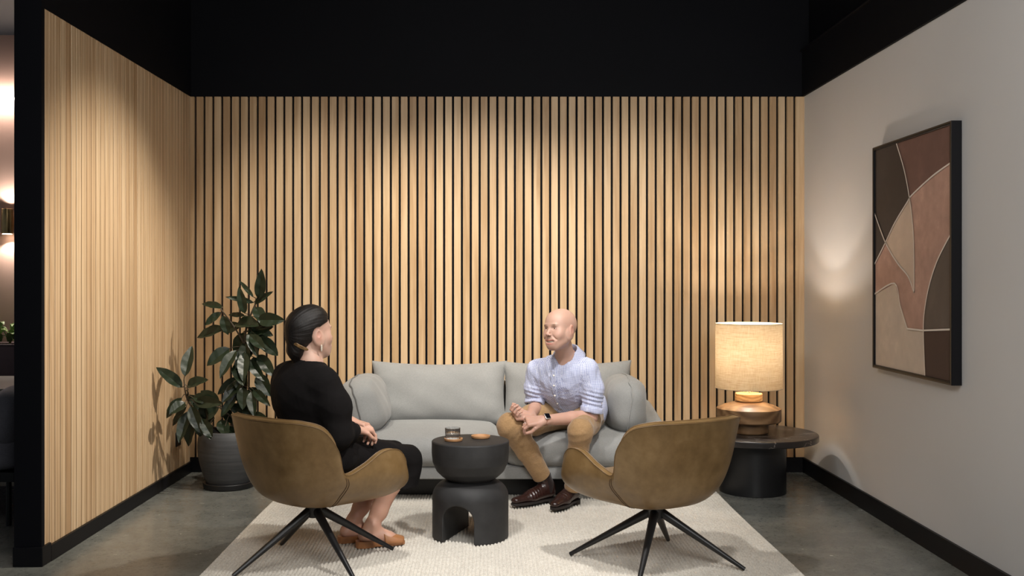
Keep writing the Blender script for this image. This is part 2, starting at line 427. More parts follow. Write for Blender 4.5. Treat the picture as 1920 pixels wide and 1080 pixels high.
light('SPOT', 'sconce_up_light', (-3.685, 7.53, 1.845), (-3.685, 7.56, 4), 6, WARM, spot_size=R(110), spot_blend=.35, shadow_soft_size=.02)
light('AREA', 'led_wash', (-4.0, 7.50, 2.68), (-4.0, 7.6, 2.66), 11, (1, .85, .72), shape='RECTANGLE', size=3.2, size_y=.03)
# planter box and its plant
pl = empty('planter_box', (-3.7, 7.2, 0), 'mauve-brown planter box below the brass sconce', 'planter')
mv = M_plain('mauve_laminate', (.16, .105, .115), .5)
bevel(MB().box((-4.6, 7.05, .0), (-2.9, 7.1, .83)).box((-4.6, 7.5, 0), (-2.9, 7.55, .83)).box((-4.6, 7.1, 0), (-4.55, 7.5, .83)).box((-2.95, 7.1, 0), (-2.9, 7.5, .83)).obj('box', mv, pl, smooth=False), .003)
MB().box((-4.55, 7.1, .7), (-2.95, 7.5, .80)).obj('soil', MAT['soil'], pl, smooth=False)
bevel(MB().box((-4.6, 7.04, .83), (-2.9, 7.11, .845)).obj('rim', M_plain('mauve_rim', (.16, .11, .11), .45), pl, smooth=False), .003)
rs = random.Random(4)
def blade(base, d, L, W, lift, n=7):
    v = []; f = []; base = Vector(base); d = Vector((d[0], d[1], 0)).normalized(); s = Vector((-d.y, d.x, 0))
    for i in range(n+1):
        u = i/n; h = lift*math.sin(u*2.1); p = base+d*L*u+Vector((0, 0, h)); w = W*math.sin(math.pi*min(.98, .06+u*.93))**.8
        v += [p-s*w, p+Vector((0, 0, -.2*w)), p+s*w]
    for i in range(n): f += [(3*i, 3*i+3, 3*i+4, 3*i+1), (3*i+1, 3*i+4, 3*i+5, 3*i+2)]
    return v, f
gm = NT('variegated_leaf'); co = gm.co(); gg = gm.n('ShaderNodeNewGeometry')
gm.color(gm.mix(gm.noise(co, 60, 2), gm.ramp(gg.outputs['Random Per Island'], [(0, (.04, .15, .03)), (1, (.14, .34, .07))]), (.5, .62, .28))); gm.set(gm.b, Roughness=.4)
pb = empty('leafy_pothos', (-3.7, 7.25, .80), 'bright green leafy plant growing in the planter box', 'plant')
mb = MB(); 
for i in range(70):
    a = rs.uniform(0, 6.3); bx = rs.uniform(-4.3, -3.35); by = rs.uniform(7.15, 7.4)
    v, f = blade((bx, by, .80+rs.uniform(.02, .08)), (math.cos(a), math.sin(a)), rs.uniform(.1, .22), rs.uniform(.018, .032), rs.uniform(.05, .17)); mb.add(v, f)
mb.obj('foliage', gm.m, pb)
# table and lounge chair in the neighbouring room
tt = empty('meeting_table', (-3.2, 6.3, 0), 'grey-topped table in the room past the black post', 'table')
bevel(MB().box((-3.9, 5.95, .625), (-2.55, 6.75, .65)).obj('table_top', M_plain('grey_laminate', (.16, .15, .14), .4), tt, smooth=False), .004)
MB().box((-3.88, 5.97, .585), (-2.57, 6.73, .625)).obj('apron', MAT['black_metal'], tt, smooth=False)
for x in (-3.8, -2.62):
    for y in (6.02, 6.66): v, f = tube([(x, y, 0), (x, y, .6)], .02, 12); mesh('leg', v, f, MAT['black_metal'], tt)
lc = empty('lounge_chair', (-2.85, 5.5, 0), 'grey upholstered lounge chair half hidden by the black post', 'chair')
fb = M_fabric('blue_grey_felt', (.17, .17, .20), scale=600)
v, f = superbox((-2.86, 5.5, .38), (.36, .32, .095), n=5); mesh('seat', v, f, fb, lc)
v, f = superbox((-2.59, 5.5, .56), (.10, .32, .17), n=3.2, rot=rotm(0, R(10), 0)); mesh('backrest', v, f, fb, lc)
MB().box((-3.2, 5.22, .24), (-2.52, 5.78, .29)).obj('seat_frame', MAT['black_metal'], lc, smooth=False)
for x in (-3.15, -2.57):
    for y in (5.27, 5.73): v, f = tube([(x, y, 0), (x, y, .25)], .014, 10); mesh('leg', v, f, MAT['black_metal'], lc)
# socket on the left slats
so = empty('power_outlet', (XL, 6.468, .27), 'black power outlet on the left slatted wall behind the plant', 'outlet')
bevel(MB().box((XL-.001, 6.425, .222), (XL+.009, 6.512, .315)).obj('face_plate', MAT['black_trim'], so, smooth=False), .003)
for yy in (6.44, 6.48): MB().box((XL+.009, yy, .275), (XL+.012, yy+.015, .30)).obj('rocker_switch', MAT['black_metal'], so, smooth=False)

# ------------------------------------------------------------------ painting on the right wall
XF = 2.050
pa = empty('framed_painting', (XR, 4.93, .826), 'tall abstract painting in pink, beige and brown, black frame, on the white wall', 'painting')
y0, y1, z0, z1 = 4.466, 5.398, .826, 2.016
fw = .017
fr = MB().box((XF, y0, z0), (XR-.0005, y0+fw, z1)).box((XF, y1-fw, z0), (XR-.0005, y1, z1)).box((XF, y0+fw, z0), (XR-.0005, y1-fw, z0+fw)).box((XF, y0+fw, z1-fw), (XR-.0005, y1-fw, z1))
bevel(fr.obj('frame', MAT['black_trim'], pa, smooth=False), .0012, 1)
fz = MB().box((XF-.001, y0+.002, z0+.002), (XF+.001, y0+.007, z1-.002)).box((XF-.001, y1-.007, z0+.002), (XF+.001, y1-.002, z1-.002)).box((XF-.001, y0+.007, z0+.002), (XF+.001, y1-.007, z0+.007)).box((XF-.001, y0+.007, z1-.007), (XF+.001, y1-.007, z1-.002))
fz.obj('frame_face', M_plain('bronze_frame_face', (.05, .033, .018), .45), pa, smooth=False)
def M_art(name, c, v=.15):
    t = NT(name); co = t.co(); f = t.noise(co, 5, 5, .6, .5); g = t.noise(co, 18, 4)
    k = t.math('ADD', t.math('MULTIPLY', f, .65), t.math('MULTIPLY', g, .35))
    t.color(t.ramp(k, [(.32, [x*(1-v) for x in c]), (.55, c), (.7, [min(1, x*(1+v*1.4)) for x in c])])); t.set(t.b, Roughness=.8); return t.m
ART = [M_art('art_beige', (.62, .51, .41), .1), M_art('art_dark', (.052, .035, .026), .1), M_art('art_maroon', (.17, .088, .068), .15),
       M_art('art_cream', (.62, .48, .37), .08), M_art('art_pink', (.50, .305, .235), .22), M_art('art_taupe', (.125, .095, .075), .12),
       M_art('art_brown', (.075, .042, .03), .08), M_art('art_line', (.74, .66, .58), .05)]
A = [(5.1, 2.01), (4.998, 1.857), (4.933, 1.708), (4.891, 1.551), (4.879, 1.404), (4.879, 1.238)]
B = [(4.476, 1.83), (4.673, 1.788), (4.901, 1.719), (4.965, 1.684), (5.117, 1.591), (5.235, 1.497), (5.385, 1.385)]
Cc = [(5.385, 1.66), (5.235, 1.497), (5.083, 1.388), (4.949, 1.318), (4.879, 1.238)]
D = [(4.476, 1.515), (4.615, 1.398), (4.702, 1.285), (4.755, 1.168), (4.772, 1.056), (4.755, .835)]
E_ = [(5.385, 1.224), (5.117, 1.283), (5.049, 1.174), (4.959, 1.058), (4.772, 1.058), (4.476, 1.078)]
sA, sB, sC, sD = [catmull(q, 8) for q in (A, B, Cc, D)]
def isect(P, Q):
    d = np.linalg.norm(P[:, None]-Q[None], axis=2); return np.unravel_index(d.argmin(), d.shape)
ia, ib = isect(sA, sB); ic, ib2 = isect(sC, sB)
pm = MB()
def region(poly, mi, lvl):
    x = XF+.0105-.0008*lvl
    P = np.array(poly); pm.add([(x, p[0], p[1]) for p in P], [list(range(len(P)))], mi)
def ribbon(P, w, lvl=6):
    P = np.asarray(P); T = np.gradient(P, axis=0); T /= np.linalg.norm(T, axis=1)[:, None]; N = np.stack([-T[:, 1], T[:, 0]], 1)*w/2
    x = XF+.0105-.0008*lvl; n = len(P)
    v = [(x, *(p+q)) for p, q in zip(P, N)]+[(x, *(p-q)) for p, q in zip(P, N)]
    pm.add(v, [(i, i+1, n+i+1, n+i) for i in range(n-1)], 7)
CL = (5.385, 2.003); CR = (4.480, 2.003); BR_ = (4.480, .839)
pm.box((XF+.0105, y0+fw, z0+fw), (XF+.03, y1-fw, z1-fw), 0)
region([*sB[ib2::-1][:0], *sA[:ia+1], *sB[ib:ib2+1], *sC[:ic+1][::-1], CL], 1, 1)
region([*sA[:ia+1], *sB[:ib+1][::-1], CR], 2, 1)
region([*sC[:ic+1], *sB[ib2:]], 1, 2)
region([*sA[ia:], *sC[ic:][::-1], *sB[ib:ib2+1][::-1]], 3, 2)
region([*sB[:ib+1], *sA[ia:], *sC[ic:][::-1], *sB[ib2:], *[tuple(p) for p in E_[:5]], *[tuple(p) for p in sD[:33][::-1]]], 4, 1)
region([*sD[:33], (4.772, 1.058), (4.480, 1.078)], 5, 2)
region([*sD[32:], BR_, (4.480, 1.078)], 6, 2)
for q in (sA, sB, sC, sD): ribbon(q, .0085)
ribbon(catmull(E_[:3], 5), .0085); ribbon([E_[2], E_[3]], .0085, 7); ribbon(E_[3:], .0085, 8)
pm.obj('canvas', ART, pa, smooth=False)

# ------------------------------------------------------------------ rug
rs2 = np.random.RandomState(7)
rx0, rx1, ry0, ry1 = -1.295, 1.355, 3.1, 6.12
dx = .0043; nx = int((rx1-rx0)/dx); dy = .0085; ny = int((ry1-ry0)/dy)
xs = np.linspace(rx0, rx1, nx+1); ys = np.linspace(ry0, ry1, ny+1)
X, Y = np.meshgrid(xs, ys, indexing='ij')
ph = (X-rx0)/.0172
row = np.floor(ph); rib = np.abs(np.sin(math.pi*ph))**.8
jit = rs2.rand(400)[row.astype(int) % 400]
nub = .5+.5*np.abs(np.sin(math.pi*((Y-ry0)/.034+jit*.25+(row % 2)*.5)))**.8
Z = .001+.0125*rib*nub+.0012*rs2.rand(*X.shape)
eg = np.minimum(np.minimum(X-rx0, rx1-X), np.minimum(Y-ry0, ry1-Y)); Z = np.where(eg < .001, .001, Z)
Xw = X+.004*np.sin(Y*3.1+.5)+np.where((X-rx0 < .003) | (rx1-X < .003), .003*rs2.randn(*X.shape), 0)
V = np.stack([Xw, Y, Z], -1).reshape(-1, 3)
I, J = np.meshgrid(np.arange(nx), np.arange(ny), indexing='ij'); b0 = (I*(ny+1)+J).ravel()
rug = mesh('woven_rug', V, np.stack([b0, b0+ny+1, b0+ny+2, b0+1], 1), MAT['rug'])
tag(rug, 'cream chunky ribbed wool rug under the chairs and coffee table', 'rug')
# ------------------------------------------------------------------ sofa
SX0, SX1 = -.92, 1.02
sf = empty('sofa', (.05, 6.2, 0), 'light grey linen two-seat sofa with loose cushions against the slatted wall', 'sofa')
v, f = superbox(((SX0+SX1)/2, 6.19, .18), ((SX1-SX0)/2, .42, .04), n=14, seg=14); mesh('base', v, f, MAT['sofa'], sf)
MB().box((SX0+.14, 5.98, .012), (SX1-.14, 6.5, .15)).obj('plinth', MAT['black_metal'], sf, smooth=False)
v, f = superbox((.05, 6.57, .40), (.93, .075, .24), n=(10, 4, 8), seg=12); mesh('back_frame', v, f, MAT['sofa'], sf)
for s, xc in ((-1, SX0+.05), (1, SX1-.05)):
    v, f = superbox((xc, 6.22, .335), (.055, .38, .143), n=(4, 9, 5), seg=12, fn=lambda V: V+np.stack([V[:, 2]*0, V[:, 2]*0, .06*np.clip(V[:, 1]/.39, -1, 1)*(V[:, 2] > 0)*V[:, 2]/.15], 1))
    mesh('arm_frame', v, f, MAT['sofa'], sf)
def crown(a, hz):
    def fn(V):
        V = V.copy(); m = V[:, 2] > 0
        V[:, 2] += np.where(m, .018*(1-(V[:, 0]/a)**2)*(1-(V[:, 1]/.42)**2), 0)
        V[:, 2] -= np.where(m, .02*np.clip(-V[:, 1]/.42, 0, 1)**2, 0)
        V[:, 0] += .004*np.sin(V[:, 1]*20)
        return V
    return fn
for x0, x1 in ((-.81, .030), (.034, .91)):
    v, f = superbox(((x0+x1)/2, 6.135, .305), ((x1-x0)/2, .405, .098), n=(7, 7, 3.4), seg=20, fn=crown((x1-x0)/2, .1))
    c = mesh('seat_cushion', v, f, MAT['sofa'], sf)
    # piping along the lower front edge
def add_pillow(name, c, U, V, a, b, t, **k):
    v, f, seam = pillow(c, U, V, a, b, t, **k)
    o = mesh(name, v, f, MAT['sofa'], sf)
    return o, seam
for (xc, a, sd, sk) in ((-.355, .435, 1, .0), (.47, .415, 5, .02)):
    o, seam = add_pillow('back_cushion', (xc, 6.40, .575), (1, .0, 0), (0, .22, 1), a, .205, .11, pinch=.055, ex=3.0, wr=.004, seed=sd, skew=sk, sag=.012)
    v, f = tube(seam, .0028, 6, closed=True); mesh('piping', v, f, MAT['sofa'], o)
# arm cushions: one leans outward on the left, one stands upright on the right
for side, (c, h_, rot_) in enumerate((((-.795, 6.13, .540), (.135, .32, .175), rotm(0, R(-20), 0)), ((.795, 6.12, .545), (.122, .30, .168), rotm(0, R(4), 0)))):
    def puff(V, sd=side):
        V = V.copy(); V[:, 0] += .006*np.sin(V[:, 1]*16+sd)*np.sin(V[:, 2]*22)+.003*np.sin(V[:, 1]*45+V[:, 2]*20)
        V[:, 2] += .012*np.sign(V[:, 2])*(np.abs(V[:, 1])/.32)**2; return V
    v, f = superbox(c, h_, n=(2.3, 3.4, 3.0), seg=22, rot=rot_, fn=puff)
    o = mesh('arm_cushion', v, f, MAT['sofa'], sf)
    a_ = np.linspace(0, 2*math.pi, 120, endpoint=False); e_ = 2/3.0
    S_ = np.stack([.006*np.sin(a_*5)+.003*np.sin(a_*13), (h_[1]+.001)*np.sign(np.cos(a_))*np.abs(np.cos(a_))**e_, (h_[2]+.003)*np.sign(np.sin(a_))*np.abs(np.sin(a_))**e_], 1)
    S_[:, 2] += .012*np.sign(S_[:, 2])*(np.abs(S_[:, 1])/.32)**2
    S_ = S_@rot_.T+np.array(c); v, f = tube(S_, .0045, 8, closed=True)
    mesh('piping', v, f, MAT['sofa_seam'] if side == 0 else MAT['sofa'], o)

# ------------------------------------------------------------------ surface nets, for carved and organic shapes
class Field:
    def __init__(s, lo, hi, h, cap=.09):
        s.lo = np.array(lo, float); s.h = h; s.cap = cap
        s.n = np.ceil((np.array(hi)-s.lo)/h).astype(int)+1
        s.f = np.full(s.n, cap, np.float32)
    def sub(s, lo, hi):
        a = np.clip(np.floor((np.array(lo)-s.lo)/s.h).astype(int), 0, s.n); b = np.clip(np.ceil((np.array(hi)-s.lo)/s.h).astype(int)+1, 0, s.n)
        sl = tuple(slice(i, j) for i, j in zip(a, b))
        ax = [(s.lo[k]+s.h*np.arange(a[k], b[k])).astype(np.float32) for k in range(3)]
        return sl, (ax[0][:, None, None], ax[1][None, :, None], ax[2][None, None, :])
    def put(s, lo, hi, fn, k=.01, op='add', m=None):
        pad = max(k, 0)*1.1+(m if m is not None else .03)
        sl, P = s.sub(np.array(lo)-pad, np.array(hi)+pad)
        if 0 in s.f[sl].shape: return s
        d = np.broadcast_to(fn(P), s.f[sl].shape).astype(np.float32); a = s.f[sl]
        if op == 'cut': d = -d
        if op == 'add':
            if k > 0:
                h = np.clip(.5+.5*(a-d)/k, 0, 1); r = a*(1-h)+d*h-k*h*(1-h)
            else: r = np.minimum(a, d)
        else:
            if k > 0:
                h = np.clip(.5-.5*(a-d)/k, 0, 1); r = a*(1-h)+d*h+k*h*(1-h)
            else: r = np.maximum(a, d)
        s.f[sl] = r; return s
    def cone(s, a, b, r1, r2, k=.01, flat=None, op='add'):
        a = np.array(a, float); b = np.array(b, float); ba = b-a; rr = max(r1, r2)
        if flat is not None:
            n = np.array(flat[0], float); n /= np.linalg.norm(n); q = 1/flat[1]-1
            ba_ = ba+n*np.dot(ba, n)*q
        else: ba_ = ba
        L = max(np.dot(ba_, ba_), 1e-9)
        def fn(P):
            X, Y, Z = P[0]-a[0], P[1]-a[1], P[2]-a[2]
            if flat is not None:
                c = (X*n[0]+Y*n[1]+Z*n[2])*q; X, Y, Z = X+n[0]*c, Y+n[1]*c, Z+n[2]*c
            t = np.clip((X*ba_[0]+Y*ba_[1]+Z*ba_[2])/L, 0, 1)
            d = np.sqrt((X-t*ba_[0])**2+(Y-t*ba_[1])**2+(Z-t*ba_[2])**2)-(r1+(r2-r1)*t)
            return d*(flat[1]**.5 if flat is not None and flat[1] < 1 else 1)
        e = rr*(max(1, flat[1]) if flat is not None else 1)
        return s.put(np.minimum(a, b)-e, np.maximum(a, b)+e, fn, k, op)
    def chain(s, pts, rad, k=.01, flat=None, kk=None):
        for i in range(len(pts)-1):
            s.cone(pts[i], pts[i+1], rad[i], rad[i+1], k if i == 0 else (kk if kk is not None else k), flat)
        return s
    def ell(s, c, r, rot=None, k=.01, op='add'):
        c = np.array(c, float); r = np.array(r, float); Rm = np.eye(3) if rot is None else np.array(rot)
        e = np.abs(Rm)@r
        def fn(P):
            X, Y, Z = P[0]-c[0], P[1]-c[1], P[2]-c[2]
            q = [X*Rm[0, i]+Y*Rm[1, i]+Z*Rm[2, i] for i in range(3)]
            k0 = np.sqrt(sum((q[i]/r[i])**2 for i in range(3))); k1 = np.sqrt(sum((q[i]/r[i]**2)**2 for i in range(3)))
            return k0*(k0-1)/np.maximum(k1, 1e-6)
        return s.put(c-e, c+e, fn, k, op)
    def box(s, c, hf, r=.01, rot=None, k=.01, op='add'):
        c = np.array(c, float); hf = np.array(hf, float)-r; Rm = np.eye(3) if rot is None else np.array(rot); e = np.abs(Rm)@(hf+r)
        def fn(P):
            X, Y, Z = P[0]-c[0], P[1]-c[1], P[2]-c[2]
            q = [np.abs(X*Rm[0, i]+Y*Rm[1, i]+Z*Rm[2, i])-hf[i] for i in range(3)]
            return np.sqrt(sum(np.maximum(a, 0)**2 for a in q))+np.minimum(np.maximum(q[0], np.maximum(q[1], q[2])), 0)-r
        return s.put(c-e, c+e, fn, k, op)
    def half(s, p, n, k=.0, op='cut'):
        """cut away everything on the +n side of p"""
        p = np.array(p, float); n = np.array(n, float); n /= np.linalg.norm(n)
        return s.put(s.lo, s.lo+s.n*s.h, lambda P: -((P[0]-p[0])*n[0]+(P[1]-p[1])*n[1]+(P[2]-p[2])*n[2]), k, op, m=0)
    def mesh(s):
        f = s.f.copy(); f[0] = f[-1] = s.cap; f[:, 0] = f[:, -1] = s.cap; f[:, :, 0] = f[:, :, -1] = s.cap
        ins = f < 0
        c = np.zeros(np.array(f.shape)-1, np.int8)
        for i in (0, 1):
            for j in (0, 1):
                for k in (0, 1): c += ins[i:i+c.shape[0], j:j+c.shape[1], k:k+c.shape[2]]
        act = np.argwhere((c > 0) & (c < 8))
        ids = np.full(c.shape, -1, np.int64); ids[tuple(act.T)] = np.arange(len(act))
        acc = np.zeros((len(act), 3)); cnt = np.zeros(len(act))
        corner = [(0, 0, 0), (1, 0, 0), (0, 1, 0), (1, 1, 0), (0, 0, 1), (1, 0, 1), (0, 1, 1), (1, 1, 1)]
        val = [f[tuple((act+np.array(o)).T)] for o in corner]
        for p in range(8):
            for q in range(p+1, 8):
                dlt = np.array(corner[q])-np.array(corner[p])
                if np.abs(dlt).sum() != 1: continue
                a, b = val[p], val[q]; m = (a < 0) != (b < 0)
                t = np.where(m, a/np.where(m, a-b, 1), 0)
                acc += np.where(m[:, None], np.array(corner[p])+t[:, None]*dlt, 0); cnt += m
        V = s.lo+s.h*(act+acc/cnt[:, None])
        F = []
        for ax in range(3):
            u, w = (ax+1) % 3, (ax+2) % 3
            sl0 = [slice(None)]*3; sl1 = [slice(None)]*3; sl0[ax] = slice(0, -1); sl1[ax] = slice(1, None)
            A0 = ins[tuple(sl0)]; A1 = ins[tuple(sl1)]; E = np.argwhere(A0 != A1)
            E = E[(E[:, u] > 0) & (E[:, w] > 0)]
            sg = A0[tuple(E.T)]
            du = np.zeros(3, int); du[u] = 1; dw = np.zeros(3, int); dw[w] = 1
            q = [ids[tuple((E-du-dw).T)], ids[tuple((E-dw).T)], ids[tuple(E.T)], ids[tuple((E-du).T)]]
            Q = np.stack(q, 1); Q[~sg] = Q[~sg][:, ::-1]; F.append(Q)
        return V, np.concatenate(F)
def relax(V, F, it=2, lam=.5):
    n = len(V); E = np.concatenate([F[:, [i, (i+1) % 4]] for i in range(4)]); V = V.copy()
    deg = np.bincount(np.concatenate([E[:, 0], E[:, 1]]), minlength=n)
    for _ in range(it):
        for w in (lam, -lam*.9):
            S = np.zeros_like(V)
            for k in range(3):
                S[:, k] = np.bincount(E[:, 0], V[E[:, 1], k], n)+np.bincount(E[:, 1], V[E[:, 0], k], n)
            V += w*(S/np.maximum(deg, 1)[:, None]-V)
    return V
def vnormals(V, F):
    a = V[F[:, 2]]-V[F[:, 0]]; b = V[F[:, 3]]-V[F[:, 1]]; fn = np.cross(a, b); N = np.zeros_like(V)
    for i in range(4):
        for k in range(3): N[:, k] += np.bincount(F[:, i], fn[:, k], len(V))
    return N/(np.linalg.norm(N, axis=1)[:, None]+1e-12)

# ------------------------------------------------------------------ coffee table
CT = np.array((-.121, 5.02, 0.))
ct = empty('coffee_table', (CT[0], CT[1], .008), 'round charcoal coffee table of a bowl on an arched base', 'coffee table')
v, f = lathe(rounded([(0, .494), (.190, .494), (.195, .489), (.195, .43), (.190, .385), (.170, .34), (.140, .312), (.117, .300), (.112, .292), (0, .292)], .006), (CT[0], CT[1], 0), 96)
mesh('table_top', v, f, MAT['char_clay'], ct)
F_ = Field(CT+(-.21, -.21, -.0), CT+(.21, .21, .31), .003)
def stool(P):
    r = np.sqrt((P[0]-CT[0])**2+(P[1]-CT[1])**2); z = P[2]
    R_ = .192-.0*z; rc = .085; top = .294
    qx = r-(R_-rc); qz = z-(top-rc)
    d = np.where((qx > 0) & (qz > 0), np.sqrt(np.maximum(qx, 0)**2+np.maximum(qz, 0)**2)-rc, np.maximum(qx, qz)-rc)
    return np.maximum(d, .010-z)
F_.put(F_.lo, F_.lo+F_.n*F_.h, stool, 0, m=0)
an = R(20); dirv = np.array((math.sin(an), math.cos(an))); nv = np.array((dirv[1], -dirv[0]))
def tunnel(P):
    u = (P[0]-CT[0]-.004)*nv[0]+(P[1]-CT[1])*nv[1]; w = .080
    z = P[2]-.122
    return np.where(z > 0, np.sqrt(u*u+(z*1.05)**2), np.abs(u))-w
F_.put(F_.lo, F_.lo+F_.n*F_.h, tunnel, .006, 'cut', m=0)
V, Fq = F_.mesh(); mesh('arched_base', V, Fq, MAT['char_clay'], ct)
# trays and tumbler
def tray(x, y, r, label):
    z = .4942
    v, f = lathe(rounded([(0, 0), (r-.004, 0), (r, .004), (r+.002, .0145), (r-.004, .0145), (r-.007, .005), (0, .005)], .0015), (x, y, z), 48)
    o = mesh('coaster', v, f, MAT['tan_tray'], origin=(x, y, z)); tag(o, label, 'coaster', 'round tan coasters on the coffee table'); return o
tray(-.205, 4.985, .045, 'round tan wooden coaster under the water glass on the coffee table')
tray(-.070, 5.075, .047, 'empty round tan wooden coaster on the right of the coffee table')
gl = empty('water_glass', (-.209, 4.985, .4995), 'clear glass tumbler of water on a tan coaster', 'glass')
v, f = lathe(rounded([(0, 0), (.034, 0), (.037, .003), (.0385, .060), (.0372, .0605), (.0355, .007), (0, .007)], .0012), (-.209, 4.985, .4995), 48); mesh('tumbler', v, f, MAT['glass'], gl)
v, f = lathe([(0, .0075), (.0352, .0075), (.0364, .032), (0, .032)], (-.209, 4.985, .4995), 48); mesh('water', v, f, MAT['water'], gl)

# ------------------------------------------------------------------ side table and lamp
ST = (1.59, 6.13)
st = empty('side_table', (ST[0], ST[1], 0), 'round black marble side table on a drum base in the right corner', 'side table')
v, f = lathe(rounded([(0, .322), (.384, .322), (.39, .326), (.39, .358), (.386, .362), (0, .362)], .003), (*ST, 0), 96); mesh('table_top', v, f, MAT['marble'], st)
v, f = lathe(rounded([(0, 0), (.20, 0), (.20, .322), (0, .322)], .004), (*ST, 0), 72); mesh('drum_base', v, f, MAT['black_metal'], st)
LP = (1.566, 6.13)
lp = empty('table_lamp', (*LP, .362), 'glowing linen drum shade lamp with turned timber base on the side table', 'lamp')
v, f = lathe(rounded([(0, .362), (.112, .362), (.117, .367), (.117, .425), (.115, .431), (0, .431)], .004), (*LP, 0), 72); mesh('lower_disc', v, f, MAT['lamp_wood'], lp)
v, f = lathe(rounded([(0, .431), (.186, .431), (.194, .438), (.194, .512), (.150, .532), (.085, .552), (0, .556)], .0022), (*LP, 0), 72); mesh('body_disc', v, f, MAT['lamp_wood'], lp)
v, f = lathe(rounded([(0, .556), (.080, .556), (.083, .560), (.083, .600), (.080, .604), (0, .604)], .003), (*LP, 0), 72); mesh('neck_ring', v, f, MAT['lamp_wood_light'], lp)
v, f = lathe(rounded([(.0, .604), (.011, .604), (.009, .66), (.016, .67), (.016, .73), (0, .735)], .002), (*LP, 0), 20); mesh('stem', v, f, M_plain('white_fitting', (.8, .78, .74), .4), lp)
v, f = lathe([(0, -.035), (.014, -.032), (.026, -.018), (.031, 0), (.026, .019), (.014, .029), (0, .031)], (*LP, .79), 20); bulb = mesh('bulb', v, f, MAT['bulb'], lp)
MAT['edge'] = M_fabric('linen_edge', (.6, .47, .3))
sh0, sh1, sr = .637, 1.032, .2015
v, f = lathe([(sr, sh0), (sr, (sh0+sh1)/2), (sr-.001, sh1)], (*LP, 0), 96); shade = mesh('lamp_shade', v, f, MAT['shade'], lp)
for z in (sh0, sh1):
    v, f = tube([(LP[0]+sr*math.cos(a), LP[1]+sr*math.sin(a), z) for a in np.linspace(0, 2*math.pi, 96, endpoint=False)], .0022, 6, closed=True); mesh('rim_band', v, f, MAT['edge'], shade)
for k in range(3):
    a = k*2.094+.4; v, f = tube([(LP[0]+.016*math.cos(a), LP[1]+.016*math.sin(a), .725), (LP[0]+(sr-.003)*math.cos(a), LP[1]+(sr-.003)*math.sin(a), .70)], .0018, 6); mesh('shade_spoke', v, f, MAT['steel'], shade)
light('POINT', 'lamp_bulb_light', (*LP, .935), None, 5.5, (1, .94, .86), shadow_soft_size=.03)
light('POINT', 'lamp_bulb_light', (*LP, .83), None, 8.5, (1, .94, .86), shadow_soft_size=.02)

# ------------------------------------------------------------------ potted rubber plant
PP = (-1.67, 6.26)
pt = empty('potted_rubber_plant', (*PP, 0), 'tall rubber plant with glossy dark leaves in a charcoal pot in the left corner', 'potted plant')
v, f = lathe(rounded([(0, 0), (.148, 0), (.156, .006), (.158, .036), (.150, .040), (0, .040)], .004), (*PP, 0), 64); mesh('saucer', v, f, MAT['black_metal'], pt)
pr = catmull([(.138, .04), (.158, .09), (.180, .17), (.190, .25), (.186, .315), (.172, .355), (.160, .36), (.155, .35), (.165, .30)], 6)
v, f = lathe([(0, .04)]+[tuple(p) for p in pr], (*PP, 0), 80); mesh('pot', v, f, MAT['pot'], pt)
v, f = lathe([(0, .33), (.10, .328), (.163, .322)], (*PP, 0), 40); mesh('soil', v, f, MAT['soil'], pt)
LEAVES = [(-1.466,1.186,-1.452,1.349,.068),(-1.5,1.193,-1.581,1.288,.032),(-1.493,1.152,-1.398,1.22,.047),(-1.554,1.091,-1.588,1.24,.061),(-1.5,1.159,-1.655,1.193,.038),(-1.689,1.125,-1.814,1.156,.049),(-1.703,1.098,-1.795,1.026,.051),(-1.683,.997,-1.838,.949,.081),(-1.554,1.078,-1.649,1.085,.034),(-1.473,1.051,-1.327,1.051,.095),(-1.608,1.024,-1.486,1.024,.11),(-1.486,1.132,-1.446,1.037,.081),(-1.513,.983,-1.486,.841,.081),(-1.473,.943,-1.36,.841,.088),(-1.513,.888,-1.601,.767,.095),(-1.649,.875,-1.777,.78,.088),(-1.608,.861,-1.703,.712,.081),(-1.473,.834,-1.382,.712,.081),(-1.5,.821,-1.473,.699,.074),(-1.473,.712,-1.405,.591,.095),(-1.5,.618,-1.412,.53,.061),(-1.574,.672,-1.683,.55,.081),(-1.567,.631,-1.567,.509,.081),(-1.513,.604,-1.5,.469,.068),(-1.649,.523,-1.554,.482,.068),(-1.716,.523,-1.818,.604,.081),(-1.716,.516,-1.831,.421,.081),(-1.676,.516,-1.635,.408,.074),(-1.689,1.078,-1.662,.97,.068),(-1.926,.699,-1.892,.875,.081),(-1.944,.631,-2.089,.746,.081),(-1.915,.638,-1.804,.679,.074),(-1.906,.618,-1.899,.55,.054),(-1.926,.536,-2.014,.476,.074),(-1.919,.509,-2.003,.401,.047),(-1.906,.482,-1.96,.306,.081),(-1.865,.469,-1.913,.279,.088),(-1.838,.455,-1.831,.333,.074),(-1.743,.442,-1.838,.374,.068),(-1.703,.428,-1.676,.333,.081),(-1.676,.388,-1.608,.333,.061),(-1.554,.523,-1.513,.442,.068),(-1.5,.469,-1.419,.435,.047),(-1.798,.415,-1.771,.32,.068),(-1.567,.97,-1.608,.834,.081),(-1.554,.915,-1.54,.78,.088),(-1.608,.78,-1.567,.658,.088),(-1.54,.74,-1.554,.604,.081),(-1.811,.536,-1.798,.428,.068),(-1.635,.658,-1.608,.55,.061)]
rl = random.Random(11)
mb = MB(); uvs = []; pet = MB()
MAIN = catmull([(-1.66, 6.26, .33), (-1.60, 6.24, .55), (-1.56, 6.2, .8), (-1.545, 6.2, 1.0), (-1.48, 6.2, 1.17)], 8)
SIDE = catmull([(-1.70, 6.25, .33), (-1.80, 6.1, .46), (-1.85, 6.0, .58), (-1.865, 5.98, .70)], 8)
